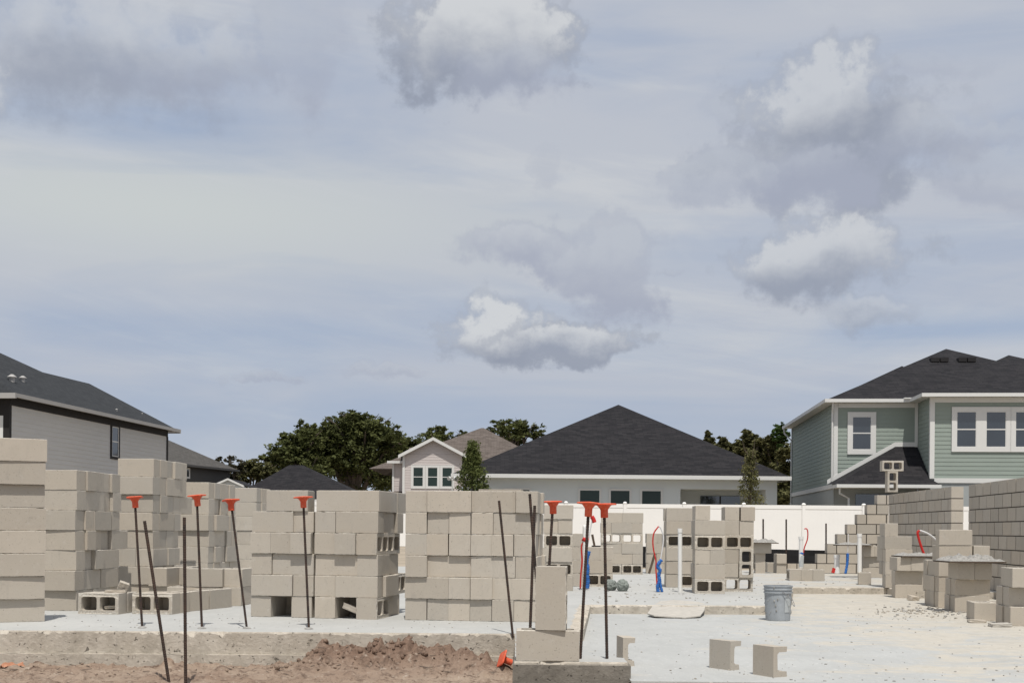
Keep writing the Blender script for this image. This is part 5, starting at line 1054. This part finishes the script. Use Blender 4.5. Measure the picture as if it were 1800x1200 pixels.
tree('background_tree', 'bushy tree behind the right slope of the charcoal roof', 1285, 92, [(1278, 788, 22, .7), (1270, 774, 12, .2), (1296, 798, 30, .8), (1275, 815, 34, .8), (1300, 785, 16, .3)], M['leaf_mid'], .17, seed=9)
tree('background_tree', 'taller bushy tree behind the dark sapling', 1325, 90, [(1316, 772, 18, .5), (1312, 760, 9, .16), (1308, 790, 28, .9), (1338, 785, 28, .9), (1325, 812, 38, 1.2), (1340, 835, 38, 1)], M['leaf_mid'], .17, seed=10)
tree('background_tree', 'tree squeezed against the green house', 1360, 88, [(1350, 780, 22, .6), (1368, 792, 28, .8), (1352, 812, 32, 1), (1370, 835, 32, 1), (1378, 862, 28, .7)], M['leaf_mid'], .17, seed=11)
tree('background_tree', 'light green crown on a thin stem beside the green house eave', 1371, 86, [(1370, 757, 15, .45), (1379, 768, 12, .25), (1362, 768, 10, .2), (1376, 748, 8, .12), (1368, 785, 10, .12)], M['leaf_palm'], .14, seed=12, trunk=.3, limbs=False)
tree('background_tree', 'low dense tree filling the gap beside the green house wall', 1384, 84, [(1380, 800, 20, .6), (1388, 825, 24, .8), (1382, 850, 26, .9), (1376, 875, 26, .8)], M['leaf_mid'], .15, seed=13, limbs=False)
# young trees behind the fence
def sapling(name, label, px, D, y0, y1, wpx, m, seed, dens, bare=False):
    rnd = random.Random(seed); B = W(px, y1, D); Tp = W(px, y0, D); root = empty(name, label, 'young tree', 'young trees behind the fence', Matrix.Translation((B.x, D, .1))); mb = MB(); tb = MB(); H = Tp.z - .1; wd = wpx / 2 * D / F
    tb.tube([(0, 0, -.2), (.03, 0, H * .5), (0, 0, H * .95)], [.06, .04, .01], 8)
    for i in range(int(150 * dens)):
        t = rnd.random() ** .8; z = H * (.12 + .86 * t); prof = wd * (1.04 - t) ** .95 * (0.65 + .5 * abs(noise.noise(Vector((z * 2.2, seed, 0))))); a = rnd.uniform(0, 6.28); rr_ = prof * rnd.random() ** .5; c = Vector((rr_ * math.cos(a), rr_ * math.sin(a), z))
        if rnd.random() < .3: tb.tube([(0, 0, z - rr_ * .8), tuple(c)], [.015, .005], 4)
        for j in range(20):
            p = c + Vector((rnd.gauss(0, .09), rnd.gauss(0, .09), rnd.gauss(0, .09))); a_ = Vector((rnd.gauss(0, 1), rnd.gauss(0, 1), rnd.gauss(0, 1))).normalized(); b_ = a_.cross(Vector((rnd.gauss(0, 1), rnd.gauss(0, 1), rnd.gauss(0, 1)))).normalized(); s = rnd.uniform(.035, .07); mb.quad([p - a_ * s, p + b_ * s * .6, p + a_ * s, p - b_ * s * .6])
    if bare:
        for i in range(26): a = rnd.uniform(0, 6.28); z = H * rnd.uniform(.55, .95); L = rnd.uniform(.4, .9); tb.tube([(0, 0, z), (math.cos(a) * L * .4, math.sin(a) * L * .4, z + L * .4), (math.cos(a) * L * .55, math.sin(a) * L * .55, z + L)], [.014, .009, .004], 4)
    mb.build('crown', m, root); tb.build('trunk', M['bark'], root)
sapling('young_tree', 'bright green young tree before the left end of the white house', 830, 53.5, 776, 895, 150, M['leaf_sap'], 1, 3.2)
sapling('young_tree', 'dark sapling with bare twigs before the porch opening', 1318, 53.5, 790, 895, 104, M['leaf_mid'], 2, 1.0, bare=True)
sapling('young_tree', 'dark shrub seen through the gap in the right block wall', 1697, 53.5, 856, 905, 80, M['leaf_oak'], 3, 2.0)
print('BLOCKS', NB[0])
